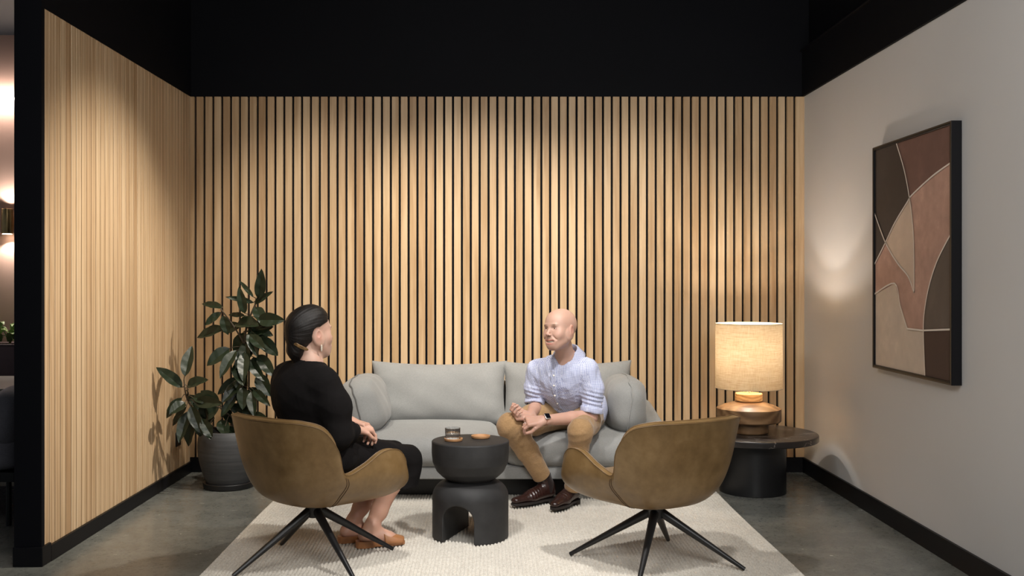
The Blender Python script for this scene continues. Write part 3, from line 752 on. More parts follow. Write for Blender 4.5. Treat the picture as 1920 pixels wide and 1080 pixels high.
BR2 = catmull([(-1.555, 6.2, .9), (-1.62, 6.17, 1.02), (-1.69, 6.15, 1.12)], 8)
BR3 = catmull([(-1.63, 6.25, .42), (-1.68, 6.15, .5), (-1.71, 6.1, .53)], 8)
for q, r0, r1 in ((MAIN, .011, .005), (SIDE, .008, .0035), (BR2, .006, .0035), (BR3, .006, .004)):
    v, f = tube(q, np.linspace(r0, r1, len(q)), 8); pet.add(v, f)
ALL = np.concatenate([MAIN, SIDE, BR2, BR3])
def leaf(b, tpt, w, nrm, curl=.12, nu=12, nv=7):
    b = np.array(b); tpt = np.array(tpt); d = tpt-b; L = np.linalg.norm(d); d /= L
    s = np.cross(d, nrm); s /= np.linalg.norm(s); n = np.cross(s, d); v = []
    for i in range(nu):
        u = i/(nu-1); hw = w/2*(math.sin(math.pi*u**.85)**.72 if 0 < u < 1 else 0)*(1-.12*u)
        if i == nu-1: hw = .0004
        if i == 0: hw = .0012
        c = b+d*L*u-n*curl*L*(u-.0)**2+n*curl*L*u*.55
        for j in range(nv):
            q = (j/(nv-1)-.5)*2
            v.append(c+s*hw*q+n*(abs(q)*hw*.38-.05*hw*math.cos(q*3)+.0025*math.sin(u*17+q*2))); uvs.append((u, j/(nv-1)))
    return v, grid_faces(nu, nv)
for i in range(22):
    p_ = MAIN[rl.randrange(10, len(MAIN)-4)] if i % 4 else SIDE[rl.randrange(8, len(SIDE)-2)]
    q_ = p_[1]/6.2; a_ = rl.uniform(-2.9, .4); L_ = rl.uniform(.11, .16); bx_ = p_[0]/q_; bz_ = 1.3+(p_[2]-1.3)/q_
    LEAVES.append((bx_+.04*math.cos(a_), bz_+.03*math.sin(a_), bx_+(.04+L_)*math.cos(a_), bz_+.03*math.sin(a_)+L_*math.sin(a_), rl.uniform(.06, .08)))
for i, (bx, bz, tx, tz, w) in enumerate(LEAVES):
    tx, tz = tx+.12*(tx-bx), tz+.12*(tz-bz)
    left = bx < -1.79; k = .965 if left else 1.0
    yb = (5.98 if left else 6.18)+rl.uniform(-.04, .04); yt = yb+rl.choice((-1, -1, 1))*rl.uniform(.01, .10)
    if i in (10, 14, 16, 20, 45, 46): yt = yb-.11
    q = (yb/6.2); B0 = (bx*q, yb, 1.3+(bz-1.3)*q); qt = yt/6.2; T0 = (max(tx*qt, -2.03), yt, 1.3+(tz-1.3)*qt)
    nrm = np.array((rl.uniform(-.35, .35), -1, rl.uniform(.15, .8)))
    v, f = leaf(B0, T0, w*1.0*rl.uniform(.94, 1.06), nrm, rl.uniform(.05, .22)); mb.add(v, f)
    B0 = np.array(B0); j = np.argmin(np.linalg.norm((ALL-B0)*(1, 1, 1), axis=1)); m_ = (B0+ALL[j])/2+(0, 0, .008)
    if np.linalg.norm(ALL[j]-B0) > .004:
        v, f = tube(catmull([ALL[j], m_, B0], 4), .0024, 6); pet.add(v, f)
fo = mb.obj('foliage', MAT['leaf'], pt)
uvl = fo.data.uv_layers.new(name='UVMap'); li = np.empty(len(fo.data.loops), np.int32); fo.data.loops.foreach_get('vertex_index', li)
uvl.data.foreach_set('uv', np.array(uvs)[li].ravel())
pet.obj('stems', MAT['stem'], pt)

# ------------------------------------------------------------------ leather armchairs (local frame: +y forward, origin under the hub)
SHELL = [  # outer shell control columns, back centre -> right side -> front centre; each from the underside up to the rim
    [(0, -.05, .275), (0, -.16, .288), (0, -.240, .350), (0, -.285, .48), (0, -.338, .690)],
    [(.03, -.05, .275), (.085, -.155, .289), (.125, -.228, .352), (.145, -.275, .48), (.155, -.322, .690)],
    [(.05, -.04, .275), (.140, -.130, .290), (.205, -.188, .355), (.238, -.232, .48), (.248, -.278, .686)],
    [(.06, -.03, .275), (.160, -.115, .290), (.236, -.150, .358), (.286, -.168, .47), (.312, -.210, .656)],
    [(.06, -.02, .275), (.173, -.092, .289), (.250, -.110, .355), (.304, -.112, .43), (.332, -.143, .565)],
    [(.06, -.005, .275), (.184, -.052, .288), (.262, -.066, .348), (.300, -.062, .40), (.306, -.082, .448)],
    [(.06, .015, .275), (.195, .035, .287), (.285, .035, .340), (.318, .025, .41), (.318, .015, .472)],
    [(.055, .03, .275), (.200, .100, .286), (.300, .125, .330), (.342, .120, .42), (.336, .115, .528)],
    [(.05, .04, .275), (.190, .165, .287), (.292, .220, .322), (.345, .230, .40), (.336, .215, .522)],
    [(.04, .045, .275), (.165, .215, .288), (.250, .275, .316), (.305, .300, .365), (.310, .285, .445)],
    [(.02, .05, .275), (.10, .235, .290), (.15, .285, .314), (.19, .312, .345), (.210, .312, .375)],
    [(0, .05, .275), (0, .24, .291), (0, .292, .316), (0, .315, .345), (0, .316, .372)],
]
def build_chair():
    R0 = np.array(SHELL); Lh = R0[1:-1][::-1].copy(); Lh[:, :, 0] *= -1
    ring = np.concatenate([R0, Lh]); n1 = 5
    # smooth around (closed) then up each column
    cols = np.stack([catmull(ring[:, k], n1, closed=True) for k in range(5)], 1)
    G = np.stack([catmull(c, 7) for c in cols]); nu, nv = G.shape[:2]
    mb = MB(); v = G.reshape(-1, 3); f = [q[::-1] for q in grid_faces(nu, nv, cu=True)]
    f.append([i*nv for i in range(nu)][::-1][::-1])
    mb.add(v, f)
    sh = mb.obj('shell', MAT['leather'], None)
    so = sh.modifiers.new('thick', 'SOLIDIFY'); so.thickness = .028; so.offset = 1; so.use_even_offset = False
    bv = sh.modifiers.new('soft', 'BEVEL'); bv.width = .009; bv.segments = 3; bv.limit_method = 'ANGLE'; bv.angle_limit = R(50)
    ch = [sh]
    rim = G[:, -1]; N = np.cross(np.roll(rim, -1, 0)-np.roll(rim, 1, 0), G[:, -1]-G[:, -2]); N /= np.linalg.norm(N, axis=1)[:, None]
    N *= np.sign((N*np.c_[rim[:, :2], rim[:, 2]*0]).sum(1))[:, None]
    v, f = tube(rim-N*.0285+(0, 0, .0006), .0024, 6, closed=True)
    v2, f2 = tube(rim-(G[:, -1]-G[:, -2])*.2+N*.0006, .0016, 6, closed=True)
    ch.append((MB().add(v, f).add(v2, f2).obj('rim_piping', MAT['leather_edge'], sh), 1))
    for s in (5*n1, nu-5*n1):
        c = G[s]; out = G[s-1]
        d1 = G[s+1]-G[s-1]; d1 /= np.linalg.norm(d1, axis=1)[:, None]
        d2 = np.gradient(G[s], axis=0); d2 /= np.linalg.norm(d2, axis=1)[:, None]
        nn = np.cross(d1, d2); nn *= np.sign((nn*np.c_[c[:, :2], c[:, 2]*0-.1]).sum(1))[:, None]
        m2 = MB()
        for e in (-.006, .006):
            P_ = c+d1*e+nn*.0005; v, f = tube(P_[:-3], .0019, 6); m2.add(v, f)
        ch.append((m2.obj('side_seam', MAT['stitch'], sh), 1))
    v, f = superbox((0, .045, .372), (.255, .25, .048), n=(3.2, 3.2, 2.6), seg=14)
    ch.append(mesh('seat_cushion', v, f, MAT['leather']))
    v, f = lathe(rounded([(0, .205), (.030, .205), (.036, .212), (.040, .262), (.060, .272), (.060, .279), (0, .279)], .003), (0, 0, 0), 32)
    ch.append(mesh('swivel_hub', v, f, MAT['black_metal']))
    return ch
def chair(loc, rz, spin, label):
    r = empty('armchair', loc, label, 'armchair', 'olive brown leather swivel armchairs', rz)
    for it in build_chair():
        if isinstance(it, tuple): continue
        it.parent = r
    for ang_, rad_ in spin:
        a = R(ang_)-rz; d = np.array((math.cos(a), math.sin(a), 0))
        v, f = tube([d*.012+(0, 0, .248), d*.05+(0, 0, .222), d*rad_+(0, 0, .010)], [.020, .0205, .0095], 14)
        v = np.array(v); v[:, 2] = np.maximum(v[:, 2], .003); mesh('leg', v, f, MAT['black_metal'], r, local=True)
    return r
chair((-.828, 4.578, .006), R(-40), ((27, .385), (128, .335), (220, .40), (306, .39)), 'left armchair in olive-brown leather, the woman in black sits in it')
chair((.735, 4.54, .006), R(30), ((-18, .395), (72, .40), (162, .40), (250, .39)), 'empty olive-brown leather armchair in front of the seated man')
# ------------------------------------------------------------------ people
t = NT('skin'); at = t.n('ShaderNodeAttribute', attribute_name='Col'); co = t.co()
m1 = t.noise(co, 90, 3); m2 = t.noise(co, 18, 3)
c = t.mix(.5, at.outputs['Color'], t.ramp(m2, [(.35, (.93, .86, .84)), (.65, (1, 1, 1))]), 'MULTIPLY')
t.color(c); t.set(t.b, Roughness=.47, Specular_IOR_Level=.4, Subsurface_Weight=.18, Subsurface_Scale=.012); t.b.inputs['Subsurface Radius'].default_value = (1, .35, .2)
t.bump(m1, .06, .001); MAT['skin'] = t.m
t = NT('check_shirt_cotton'); co = t.co(); nn = t.n('ShaderNodeNewGeometry').outputs['Normal']
sp = t.n('ShaderNodeSeparateXYZ'); sn = t.n('ShaderNodeSeparateXYZ')
wob = t.n('ShaderNodeTexNoise'); wob.inputs['Scale'].default_value = 9; t.l(co, wob.inputs['Vector'])
vm = t.n('ShaderNodeVectorMath', operation='MULTIPLY_ADD'); t.l(wob.outputs['Color'], vm.inputs[0]); vm.inputs[1].default_value = (.012, .012, .012); t.l(co, vm.inputs[2])
t.l(t.mapping(vm.outputs[0], rot=(R(14), R(4), R(-22))), sp.inputs[0]); t.l(t.mapping(nn, rot=(R(14), R(4), R(-22))), sn.inputs[0])
tot = None
for i in range(3):
    fr = t.math('FRACT', t.math('DIVIDE', t.math('ADD', sp.outputs[i], 5.0), .0078))
    ln = t.math('LESS_THAN', fr, .27); ms = t.math('LESS_THAN', t.math('ABSOLUTE', sn.outputs[i]), .66)
    q = t.math('MULTIPLY', ln, ms); tot = q if tot is None else t.math('ADD', tot, q)
t.color(t.ramp(t.math('MULTIPLY', tot, .4), [(0, (.58, .61, .74)), (.4, (.30, .33, .53)), (.8, (.13, .15, .34))]))
t.set(t.b, Roughness=.85, Specular_IOR_Level=.2, Sheen_Weight=.1); t.bump(t.noise(co, 500, 2), .15, .0006); MAT['shirt'] = t.m
MAT['chino'] = M_fabric('tan_chino_cotton', (.38, .235, .115), (.29, .175, .082), 500, mott=.12, bump=.15)
MAT['black_knit'] = M_fabric('black_knit', (.0055, .0042, .0042), (.0038, .003, .003), 300, mott=.2, sheen=0, bump=.2)
MAT['boot'] = M_plain('dark_brown_boot_leather', (.026, .010, .008), .27, var=.25, scale=20, spec=.5)
MAT['boot_gore'] = M_fabric('dark_elastic', (.016, .008, .007), scale=500)
MAT['sole'] = M_plain('dark_boot_sole', (.012, .008, .007), .6)
MAT['tan_shoe'] = M_plain('tan_shoe_leather', (.34, .145, .055), .38, var=.1, scale=30)
MAT['sock'] = M_fabric('navy_sock', (.012, .012, .022), scale=400)
t = NT('dark_hair'); co = t.co(); hf = t.noise(t.mapping(co, (160, 160, 14)), 1.4, 3)
t.color(t.ramp(hf, [(.3, (.005, .004, .0035)), (.7, (.014, .010, .008))])); t.set(t.b, Roughness=.5, Specular_IOR_Level=.3); t.bump(hf, .35, .002); MAT['hair'] = t.m
MAT['eye_white'] = M_plain('eye_white', (.62, .58, .55), .25, var=.02)
MAT['eye_iris'] = M_plain('eye_iris', (.05, .035, .03), .2)
MAT['teeth'] = M_plain('teeth', (.68, .62, .54), .3, var=.03)
MAT['tortoise'] = M_plain('tortoiseshell', (.16, .09, .035), .25, var=.6, scale=60)
MAT['pearl'] = M_plain('pale_bead', (.6, .52, .42), .25, var=.2, scale=200)
MAT['watch_glass'] = M_plain('watch_glass', (.006, .006, .008), .1)
MAT['strap'] = M_plain('tan_watch_strap', (.36, .16, .10), .5)
MAT['button'] = M_plain('shirt_button', (.75, .72, .66), .35)

def paint(o, cols):
    a = o.data.color_attributes.new('Col', 'FLOAT_COLOR', 'POINT')
    c = np.c_[np.clip(cols, 0, 1), np.ones(len(cols))]; a.data.foreach_set('color', c.ravel().astype(np.float32))
def frame_from(f, up=(0, 0, 1), roll=0):
    f = np.array(f, float); f /= np.linalg.norm(f); r = np.cross(f, up); r /= np.linalg.norm(r); u = np.cross(r, f)
    if roll:
        c, s = math.cos(roll), math.sin(roll); r, u = r*c+u*s, u*c-r*s
    return np.stack([r, f, u], 1)      # columns: right, forward, up
def blob(v, c, r): return np.exp(-(((v-np.array(c))/np.array(r))**2).sum(1))
def wrinkle(V, F, amp, sc, seed=0, stretch=(1, 1, 1), mask=None):
    N = vnormals(V, F); rs = np.random.RandomState(seed); d = np.zeros(len(V))
    for i in range(7):
        k = rs.randn(3)*sc*np.array(stretch)*(1+.35*i); w = np.sin(V@k+rs.rand()*6.28+1.3*np.sin(V@(rs.randn(3)*sc*.5)))
        d += (1-2*np.abs(w))*(.8**i) if i % 2 else w*(.8**i)
    d = d/3*amp
    if mask is not None: d = d*mask
    return V+N*d[:, None]

def build_head(Fd, O, Rm, smile=True, female=False):
    """adds a head to field Fd; O world position between the eyes' level centre, Rm columns right/forward/up"""
    W = lambda p: O+Rm@np.array(p, float)
    E = lambda c, r, k=.01, op='add', rot=None: Fd.ell(W(c), r, Rm if rot is None else Rm@rot, k, op)
    Cn = lambda a, b, r1, r2, k=.01: Fd.cone(W(a), W(b), r1, r2, k)
    sx = .93 if female else 1
    E((0, -.016, .028), (.076*sx, .097, .088), 0)
    E((0, .028, .035), (.064*sx, .058, .058), .03)
    E((0, .030, -.035), (.062*sx, .060, .082), .03)
    E((0, .062, -.102), (.021, .017, .014), .018)
    for s in (-1, 1):
        Cn((s*.050*sx, .008, -.055), (s*.020, .058, -.098), .021, .015, .03)
        E((s*.042*sx, .054, -.028), (.022, .021, .022), .03)
        if smile: E((s*.037*sx, .068, -.042), (.015, .013, .014), .02)
        E((s*.070*sx, -.005, -.03), (.010, .024, .026) if female else (.010, .03, .03), .02)
    Cn((-.036, .080, .017), (.036, .080, .017), .0085, .0085, .014)
    for s in (-1, 1): E((s*.031, .094, .000), (.0165, .011, .0095), .009, 'cut')
    Cn((0, .083, .008), (0, .105, -.030), .0065, .0090, .010)
    E((0, .106, -.033), (.0095, .010, .0085), .005)
    for s in (-1, 1):
        E((s*.0115, .099, -.037), (.0075, .0095, .0065), .004)
        E((s*.007, .104, -.0435), (.0035, .005, .003), .002, 'cut')
        # eyelids
        arc = [(s*.031+.0135*math.cos(a), .0828-.0045*abs(math.cos(a)), .0005+.0050*math.sin(a)) for a in np.linspace(.15, math.pi-.15, 6)]
        Fd.chain([W(p) for p in arc], [.0021]*6, .003)
        arc = [(s*.031+.0135*math.cos(a), .0822-.0045*abs(math.cos(a)), -.0010-.0036*math.sin(a)) for a in np.linspace(.15, math.pi-.15, 6)]
        Fd.chain([W(p) for p in arc], [.0020]*6, .004)
    cz = .006 if smile else 0
    E((0, .076, -.073), (.038, .0150, .026), .02)
    if smile:
        for s in (-1, 1): Fd.cone(W((s*.021, .093, -.040)), W((s*.040, .078, -.060)), .0008, .0006, .012, None, 'cut')
    up = [(-.035, .0680, -.063+cz), (-.018, .0845, -.0665), (0, .0905, -.0670), (.018, .0845, -.0665), (.035, .0680, -.063+cz)]
    lo = [(-.034, .0680, -.065+cz), (-.019, .0825, -.0795), (0, .0885, -.0870), (.019, .0825, -.0795), (.034, .0680, -.065+cz)]
    if smile: Fd.chain([W((x*.86, y+.004, (z+z2)/2)) for (x, y, z), (_, _, z2) in zip(up, lo)], [.003, .0052, .0058, .0052, .003], .003) if False else None
    if smile: [E((q_, .092-9*q_*q_, -.0748+9*q_*q_), (.012, .0135, .0066), .003, 'cut', None) for q_ in (-.019, -.010, 0, .010, .019)]
    Fd.chain([W(p) for p in up], [.0018, .0027, .0029, .0027, .0018], .003)
    Fd.chain([W(p) for p in lo], [.0018, .0034, .0040, .0034, .0018], .003)
    for s in (-1, 1):
        er = np.array(Matrix.Rotation(s*R(-22), 3, 'Z') @ Matrix.Rotation(R(-12), 3, 'X'))
        g = .80 if female else 1
        E((s*.079*sx, -.010, -.008), (.0065*g, .017*g, .030*g), .006, 'add', er)
        E((s*.085*sx, -.008, -.004), (.0055, .0105*g, .019*g), .004, 'cut', er)
        E((s*.076*sx, .002, -.031), (.006, .008, .009), .006)
    return W
def skin_cols(V, O, Rm, base, lip, brow=None, ruddy=.5):
    L = (V-O)@Rm; c = np.tile(np.array(base, float), (len(V), 1))
    red = np.array(base)*np.array((1.04, .74, .70))
    for p, r, k in (((-.042, .06, -.032), (.02, .02, .02), .6), ((.042, .06, -.032), (.02, .02, .02), .6), ((0, .105, -.03), (.012, .012, .014), .5),
                    ((-.08, -.01, -.01), (.012, .02, .03), .7), ((.08, -.01, -.01), (.012, .02, .03), .7)):
        w = (blob(L, p, r)*k*ruddy*2)[:, None].clip(0, 1); c = c*(1-w)+red*w
    w = np.maximum(blob(L, (0, .090, -.0655), (.028, .02, .0034)), blob(L, (0, .09, -.0860), (.022, .02, .0046)))[:, None]; w = (w*1.5).clip(0, 1); c = c*(1-w)+np.array(lip)*w
    w = (blob(L, (0, .078, -.0755), (.026, .007, .0050))*1.3)[:, None].clip(0, .9)
    c = c*(1-w)+np.array((.12, .03, .02))*w
    if brow is not None:
        for s in (-1, 1):
            w = (blob(L, (s*.032, .088, .0190), (.0155, .02, .0032))*brow[1]*1.3)[:, None].clip(0, 1); c = c*(1-w)+np.array(brow[0])*w
            w = (blob(L, (s*.031, .084, .0072), (.013, .010, .0016))*.8)[:, None].clip(0, 1); c = c*(1-w)+np.array(brow[0])*w
    return c
def eyes(W, Rm, parent, look):
    for s in (-1, 1):
        c = W((s*.031, .0725, -.0005)); r = .0118
        d = np.array(look, float)-c; d /= np.linalg.norm(d)
        A_ = frame_from(d); v, f = lathe([(r*math.sin(a), r*math.cos(a)) for a in np.linspace(0, math.pi, 18)], (0, 0, 0), 24)
        v = np.array(v); mi = []
        vv = v[:, [0]]*A_[:, 0]+v[:, [1]]*A_[:, 2]+v[:, [2]]*A_[:, 1]+c
        for q in f: mi.append(1 if np.mean([v[i][2] for i in q]) > r*.89 else 0)
        mesh('eyeball', vv, f, [MAT['eye_white'], MAT['eye_iris']], parent, midx=mi)
def hand(Fd, wrist, d, palm, thumb_side, curl, spread=.05, scale=1.0, thumb=(.6, .5, .5), lens=(.070, .078, .073, .058), tw=.35, r0=.0088):
    """palm + five fingers; d wrist->knuckles, palm = palm normal, thumb_side = +1/-1 along cross(d,palm). curl: 4 triples (deg)"""
    w = np.array(wrist, float); d = np.array(d, float); d /= np.linalg.norm(d); n = np.array(palm, float); n -= d*np.dot(n, d); n /= np.linalg.norm(n)
    s = np.cross(d, n)*thumb_side; S = scale; tips = []
    P = lambda a, b, c: w+S*(d*a+s*b+n*c)
    Fd.cone(P(-.02, 0, 0), P(.02, 0, 0), .026*S, .027*S, .012, (n, .72))
    for b0, b1 in ((.020, .030), (.006, .010), (-.008, -.010), (-.020, -.029)):
        Fd.cone(P(.012, b0, 0), P(.088, b1, -.001), .0150*S, .0118*S, .010)
    Fd.ell(P(.035, .022, .010), np.array((.026, .014, .014))*S, np.stack([d, s, n], 1), .010)
    Fd.ell(P(.035, -.022, .008), np.array((.028, .011, .012))*S, np.stack([d, s, n], 1), .010)
    for i, (b, L) in enumerate(zip((.030, .010, -.010, -.029), lens)):
        base = P(.090-.004*abs(i-1), b, 0); a = 0; p = base; dirr = d+s*spread*(1.5-i); dirr /= np.linalg.norm(dirr); pts = [base]; 
        for seg, cr in zip((.46, .31, .25), curl[i]):
            a += R(cr); q = dirr*math.cos(a)+n*math.sin(a); p = p+q*L*S*seg; pts.append(p)
        rr = r0*S*(1 if i < 3 else .86)
        Fd.chain(pts, [rr*1.06, rr, rr*.93, rr*.78], .004, kk=.001); tips.append(pts)
    o, f_, c_ = thumb
    p0 = P(.022, .024, .006); q1 = (d*(1-o)+s*o+n*f_*.4); q1 /= np.linalg.norm(q1); p1 = p0+q1*.036*S
    q2 = (d*(1-o*.5)+s*o*.5+n*f_); q2 /= np.linalg.norm(q2); p2 = p1+q2*.032*S
    q3 = (d+n*c_+s*o*.1-s*c_*.4); q3 /= np.linalg.norm(q3); p3 = p2+q3*.025*S
    Fd.chain([p0, p1, p2, p3], [.0145*S, .0115*S, .0100*S, .0082*S], .007, kk=.002)
    return tips

# ================================================================== the man
man = empty('person', (.44, 5.9, .0), 'smiling bald man in a blue check shirt and tan trousers seated on the sofa', 'person')
SKM = (.50, .315, .245)
HO = np.array((.369, 5.60, 1.024)); HR = frame_from((-.70, -.72, .075), roll=R(-3))
F_ = Field((.20, 5.42, .78), (.54, 5.84, 1.16), .0022)
W = build_head(F_, HO, HR, smile=True)
nb = np.array((.415, 5.715, .845))
F_.cone(W((0, -.012, -.05)), nb+(-.006, -.006, 0), .050, .054, .022); F_.cone(nb, nb+(0, .03, -.05), .062, .09, .03); F_.cone(nb+(-.008, -.014, .0), nb+(-.014, -.030, -.045), .048, .036, .03)
F_.cone(W((-.035, .0, -.06)), nb+(-.02, -.03, 0), .016, .014, .014); F_.cone(W((.05, -.01, -.05)), nb+(.01, -.045, 0), .016, .013, .014)
V1, Q1 = F_.mesh(); V1 = relax(V1, Q1, 2)
C1 = skin_cols(V1, HO, HR, SKM, (.50, .20, .16), ((.14, .075, .045), .95))
Lc = (V1-HO)@HR   # faint shaved stubble tone over the scalp sides
w = (blob(Lc, (0, -.06, .03), (.09, .05, .07))*.12)[:, None]; C1 = C1*(1-w)+np.array((.30, .22, .18))*w
eL = np.array((.545, 5.66, .522)); wL = np.array((.272, 5.520, .522)); eR = np.array((.250, 5.83, .565)); wR = np.array((.198, 5.590, .534))
def limb_skin():
    F_ = Field((.02, 5.36, .42), (.64, 5.92, .68), .0023)
    F_.chain([eL+(.0, .01, .01), eL, eL*.6+wL*.4, wL], [.040, .042, .039, .0265], .01, kk=.01)
    F_.chain([eR+(0, 0, .02), eR, eR*.6+wR*.4, wR], [.042, .042, .038, .0265], .01, kk=.01)
    c1 = [(38, 45, 25), (48, 50, 30), (55, 55, 30), (62, 55, 30)]
    tl = hand(F_, wL, (-.97, -.18, -.06), (-.10, .50, -.86), 1, c1, thumb=(.30, .75, .3))
    c2 = [(40, 55, 35), (48, 60, 38), (52, 62, 40), (55, 62, 40)]
    tr = hand(F_, wR, (-.88, -.42, .10), (.10, -.42, .90), 1, c2, thumb=(.55, .4, .5))
    return F_.mesh()+(tl, tr)
V2, Q2, TL, TR = limb_skin(); V2 = relax(V2, Q2, 1)
C2 = np.tile(np.array(SKM)*(1.0, .94, .92), (len(V2), 1))
hips = np.array((.49, 6.0, .50)); aR = np.array((.285, 5.765, .115)); aL = np.array((.452, 5.70, .112))
kR = np.array((.088, 5.60, .477)); kL = np.array((.478, 5.52, .462)); hR = np.array((.40, 5.98, .505)); hL = np.array((.575, 6.0, .505))
chest = np.array((.400, 5.765, .715)); lat = np.array((.923, -.384, 0)); fw = np.array((-.384, -.923, 0))
TR_ = np.stack([lat, fw, (0, 0, 1)], 1)
tiltm = np.array(Matrix.Rotation(R(-24), 3, 'X')); TRt = TR_@tiltm
F_ = Field((-.02, 5.38, .05), (.74, 6.2, .90), .008)
F_.ell(chest, (.15, .095, .16), TRt, 0); F_.ell(hips, (.14, .11, .10), TR_, .05); F_.cone(chest, hips, .11, .12, .05)
F_.chain([(.54, 5.66, .79), eL], [.042, .033], .03); F_.chain([(.24, 5.78, .775), eR], [.042, .033], .03)
F_.chain([hR, kR, (.272, 5.755, .20), aR], [.07, .045, .032, .03], .03); F_.chain([hL, kL, (.452, 5.672, .15), aL], [.07, .045, .032, .03], .03); F_.cone(chest+(0, -.02, .1), nb, .06, .055, .03)
V3, Q3 = F_.mesh(); C3 = np.tile(np.array(SKM), (len(V3), 1))
VV = np.concatenate([V1, V2, V3]); QQ = np.concatenate([Q1, Q2+len(V1), Q3+len(V1)+len(V2)])
body = mesh('body', VV, QQ, MAT['skin'], man); paint(body, np.concatenate([C1, C2, C3]))
eyes(W, HR, man, (-.83, 4.55, 1.05))
# teeth
tp = [W((x, .0835-11*x*x, z+8*x*x)) for z in (-.0680, -.0785) for x in np.linspace(-.027, .027, 13)]
mesh('teeth', tp+[p-HR[:, 1]*.004 for p in tp], [[i, i+1, i+14, i+13] for i in range(12)]+[[i+26, i+39, i+40, i+27] for i in range(12)], MAT['teeth'], man)
# shirt
F_ = Field((.08, 5.44, .40), (.76, 6.22, .92), .0037)
F_.ell(chest+(0, -.005, .005), (.172, .118, .165), TRt, 0)
F_.ell((.445, 5.86, .610), (.150, .118, .14), TRt, .05); F_.ell((.50, 5.985, .53), (.168, .145, .105), TR_, .05)
F_.cone((.510, 5.68, .785), (.270, 5.775, .772), .062, .060, .05)
F_.cone(nb+(.01, .03, -.060), nb+(.02, .05, -.035), .080, .066, .05)
F_.chain([(.532, 5.67, .790), (.560, 5.665, .68), (.556, 5.665, .585)], [.066, .064, .060], .028, kk=.02)
F_.chain([(.245, 5.785, .775), (.232, 5.80, .67), (.236, 5.815, .605)], [.062, .058, .053], .028, kk=.02)
F_.ell((.62, 5.93, .535), (.052, .075, .10), None, .03)
F_.ell(nb+(-.030, -.064, .002), (.030, .034, .032), None, .008, 'cut')
V, Q = F_.mesh(); V = relax(V, Q, 2); N = vnormals(V, Q)
L_ = V-chest; u = L_@lat; fz = V[:, 2]
V = wrinkle(V, Q, .0035, 26, 3, (1, 1, .55)); V = wrinkle(V, Q, .0016, 60, 8, (1, 1, .5))
# drag folds from the armpits and at the elbows
fold = np.exp(-((fz-.62)/.05)**2)*np.maximum(np.exp(-((V[:, 0]-.56)/.07)**2), np.exp(-((V[:, 0]-.23)/.06)**2))
V = V+vnormals(V, Q)*(fold*.004*np.sin(fz*260+V[:, 0]*60))[:, None]
shirt = mesh('check_shirt', V, Q, MAT['shirt'], man); SV, SQ = V, Q; SN = vnormals(V, Q)
def cuff(c, ax, r, w, name='rolled_cuff'):
    ax = np.array(ax, float); ax /= np.linalg.norm(ax); A_ = frame_from(ax); c = np.array(c)
    prof = rounded([(r-.014, -w/2+.004), (r-.002, -w/2), (r+.003, -w/2+.006), (r+.004, w/2-.006), (r-.001, w/2), (r-.012, w/2-.004)], .004, 2)
    v, f = lathe(prof, (0, 0, 0), 56); v = np.array(v); a = np.arctan2(v[:, 1], v[:, 0])
    k = 1+.035*np.sin(3*a+1)+.02*np.sin(7*a+2*v[:, 2]*100)
    vv = (v[:, [0]]*k[:, None])*A_[:, 0]+(v[:, [1]]*k[:, None])*A_[:, 2]+(v[:, [2]]+.003*np.sin(2*a)[:, None])*A_[:, 1]+c
    return mesh(name, vv, f, MAT['shirt'], shirt)
cuff((.552, 5.664, .565), (-.12, -.02, -1), .0625, .036)
cuff((.2365, 5.808, .590), (-.16, -.40, -.90), .056, .038)
# collar
cm = frame_from((-.52, -.80, .0)); tip = np.array(Matrix.Rotation(R(-20), 3, 'X'))
nu_, rows = 61, []
for i in range(nu_):
    a = -math.pi+ (i/(nu_-1))*2*math.pi; a = a*.905   # 0 = back of the neck, ends at the front opening
    fr_ = abs(a)/(math.pi*.905); pt_ = max(0, (fr_-.80)/.20)
    ca, sa = -math.cos(a), math.sin(a)
    z0_ = .004-.040*fr_**2
    row = []
    for (r, z) in ((.070, -.020+z0_), (.064-.002*fr_, .014+z0_), (.068, .024+z0_), (.078, .020+z0_-.006*fr_), (.094+.004*fr_, -.008+z0_-.022*fr_**3), (.103+.012*fr_, -.022+z0_-.044*fr_**4)):
        sp_ = 1+.0*pt_
        row.append(nb+np.array((-.002, .004, .034))+(cm@(tip@np.array((r*sa*.98, r*ca*1.0*sp_, z)))))
    rows.append(row)
cv = np.array(rows).reshape(-1, 3)
cl = mesh('collar', cv, grid_faces(nu_, 6), MAT['shirt'], shirt); m_ = cl.modifiers.new('t', 'SOLIDIFY'); m_.thickness = .0028; m_.offset = 0
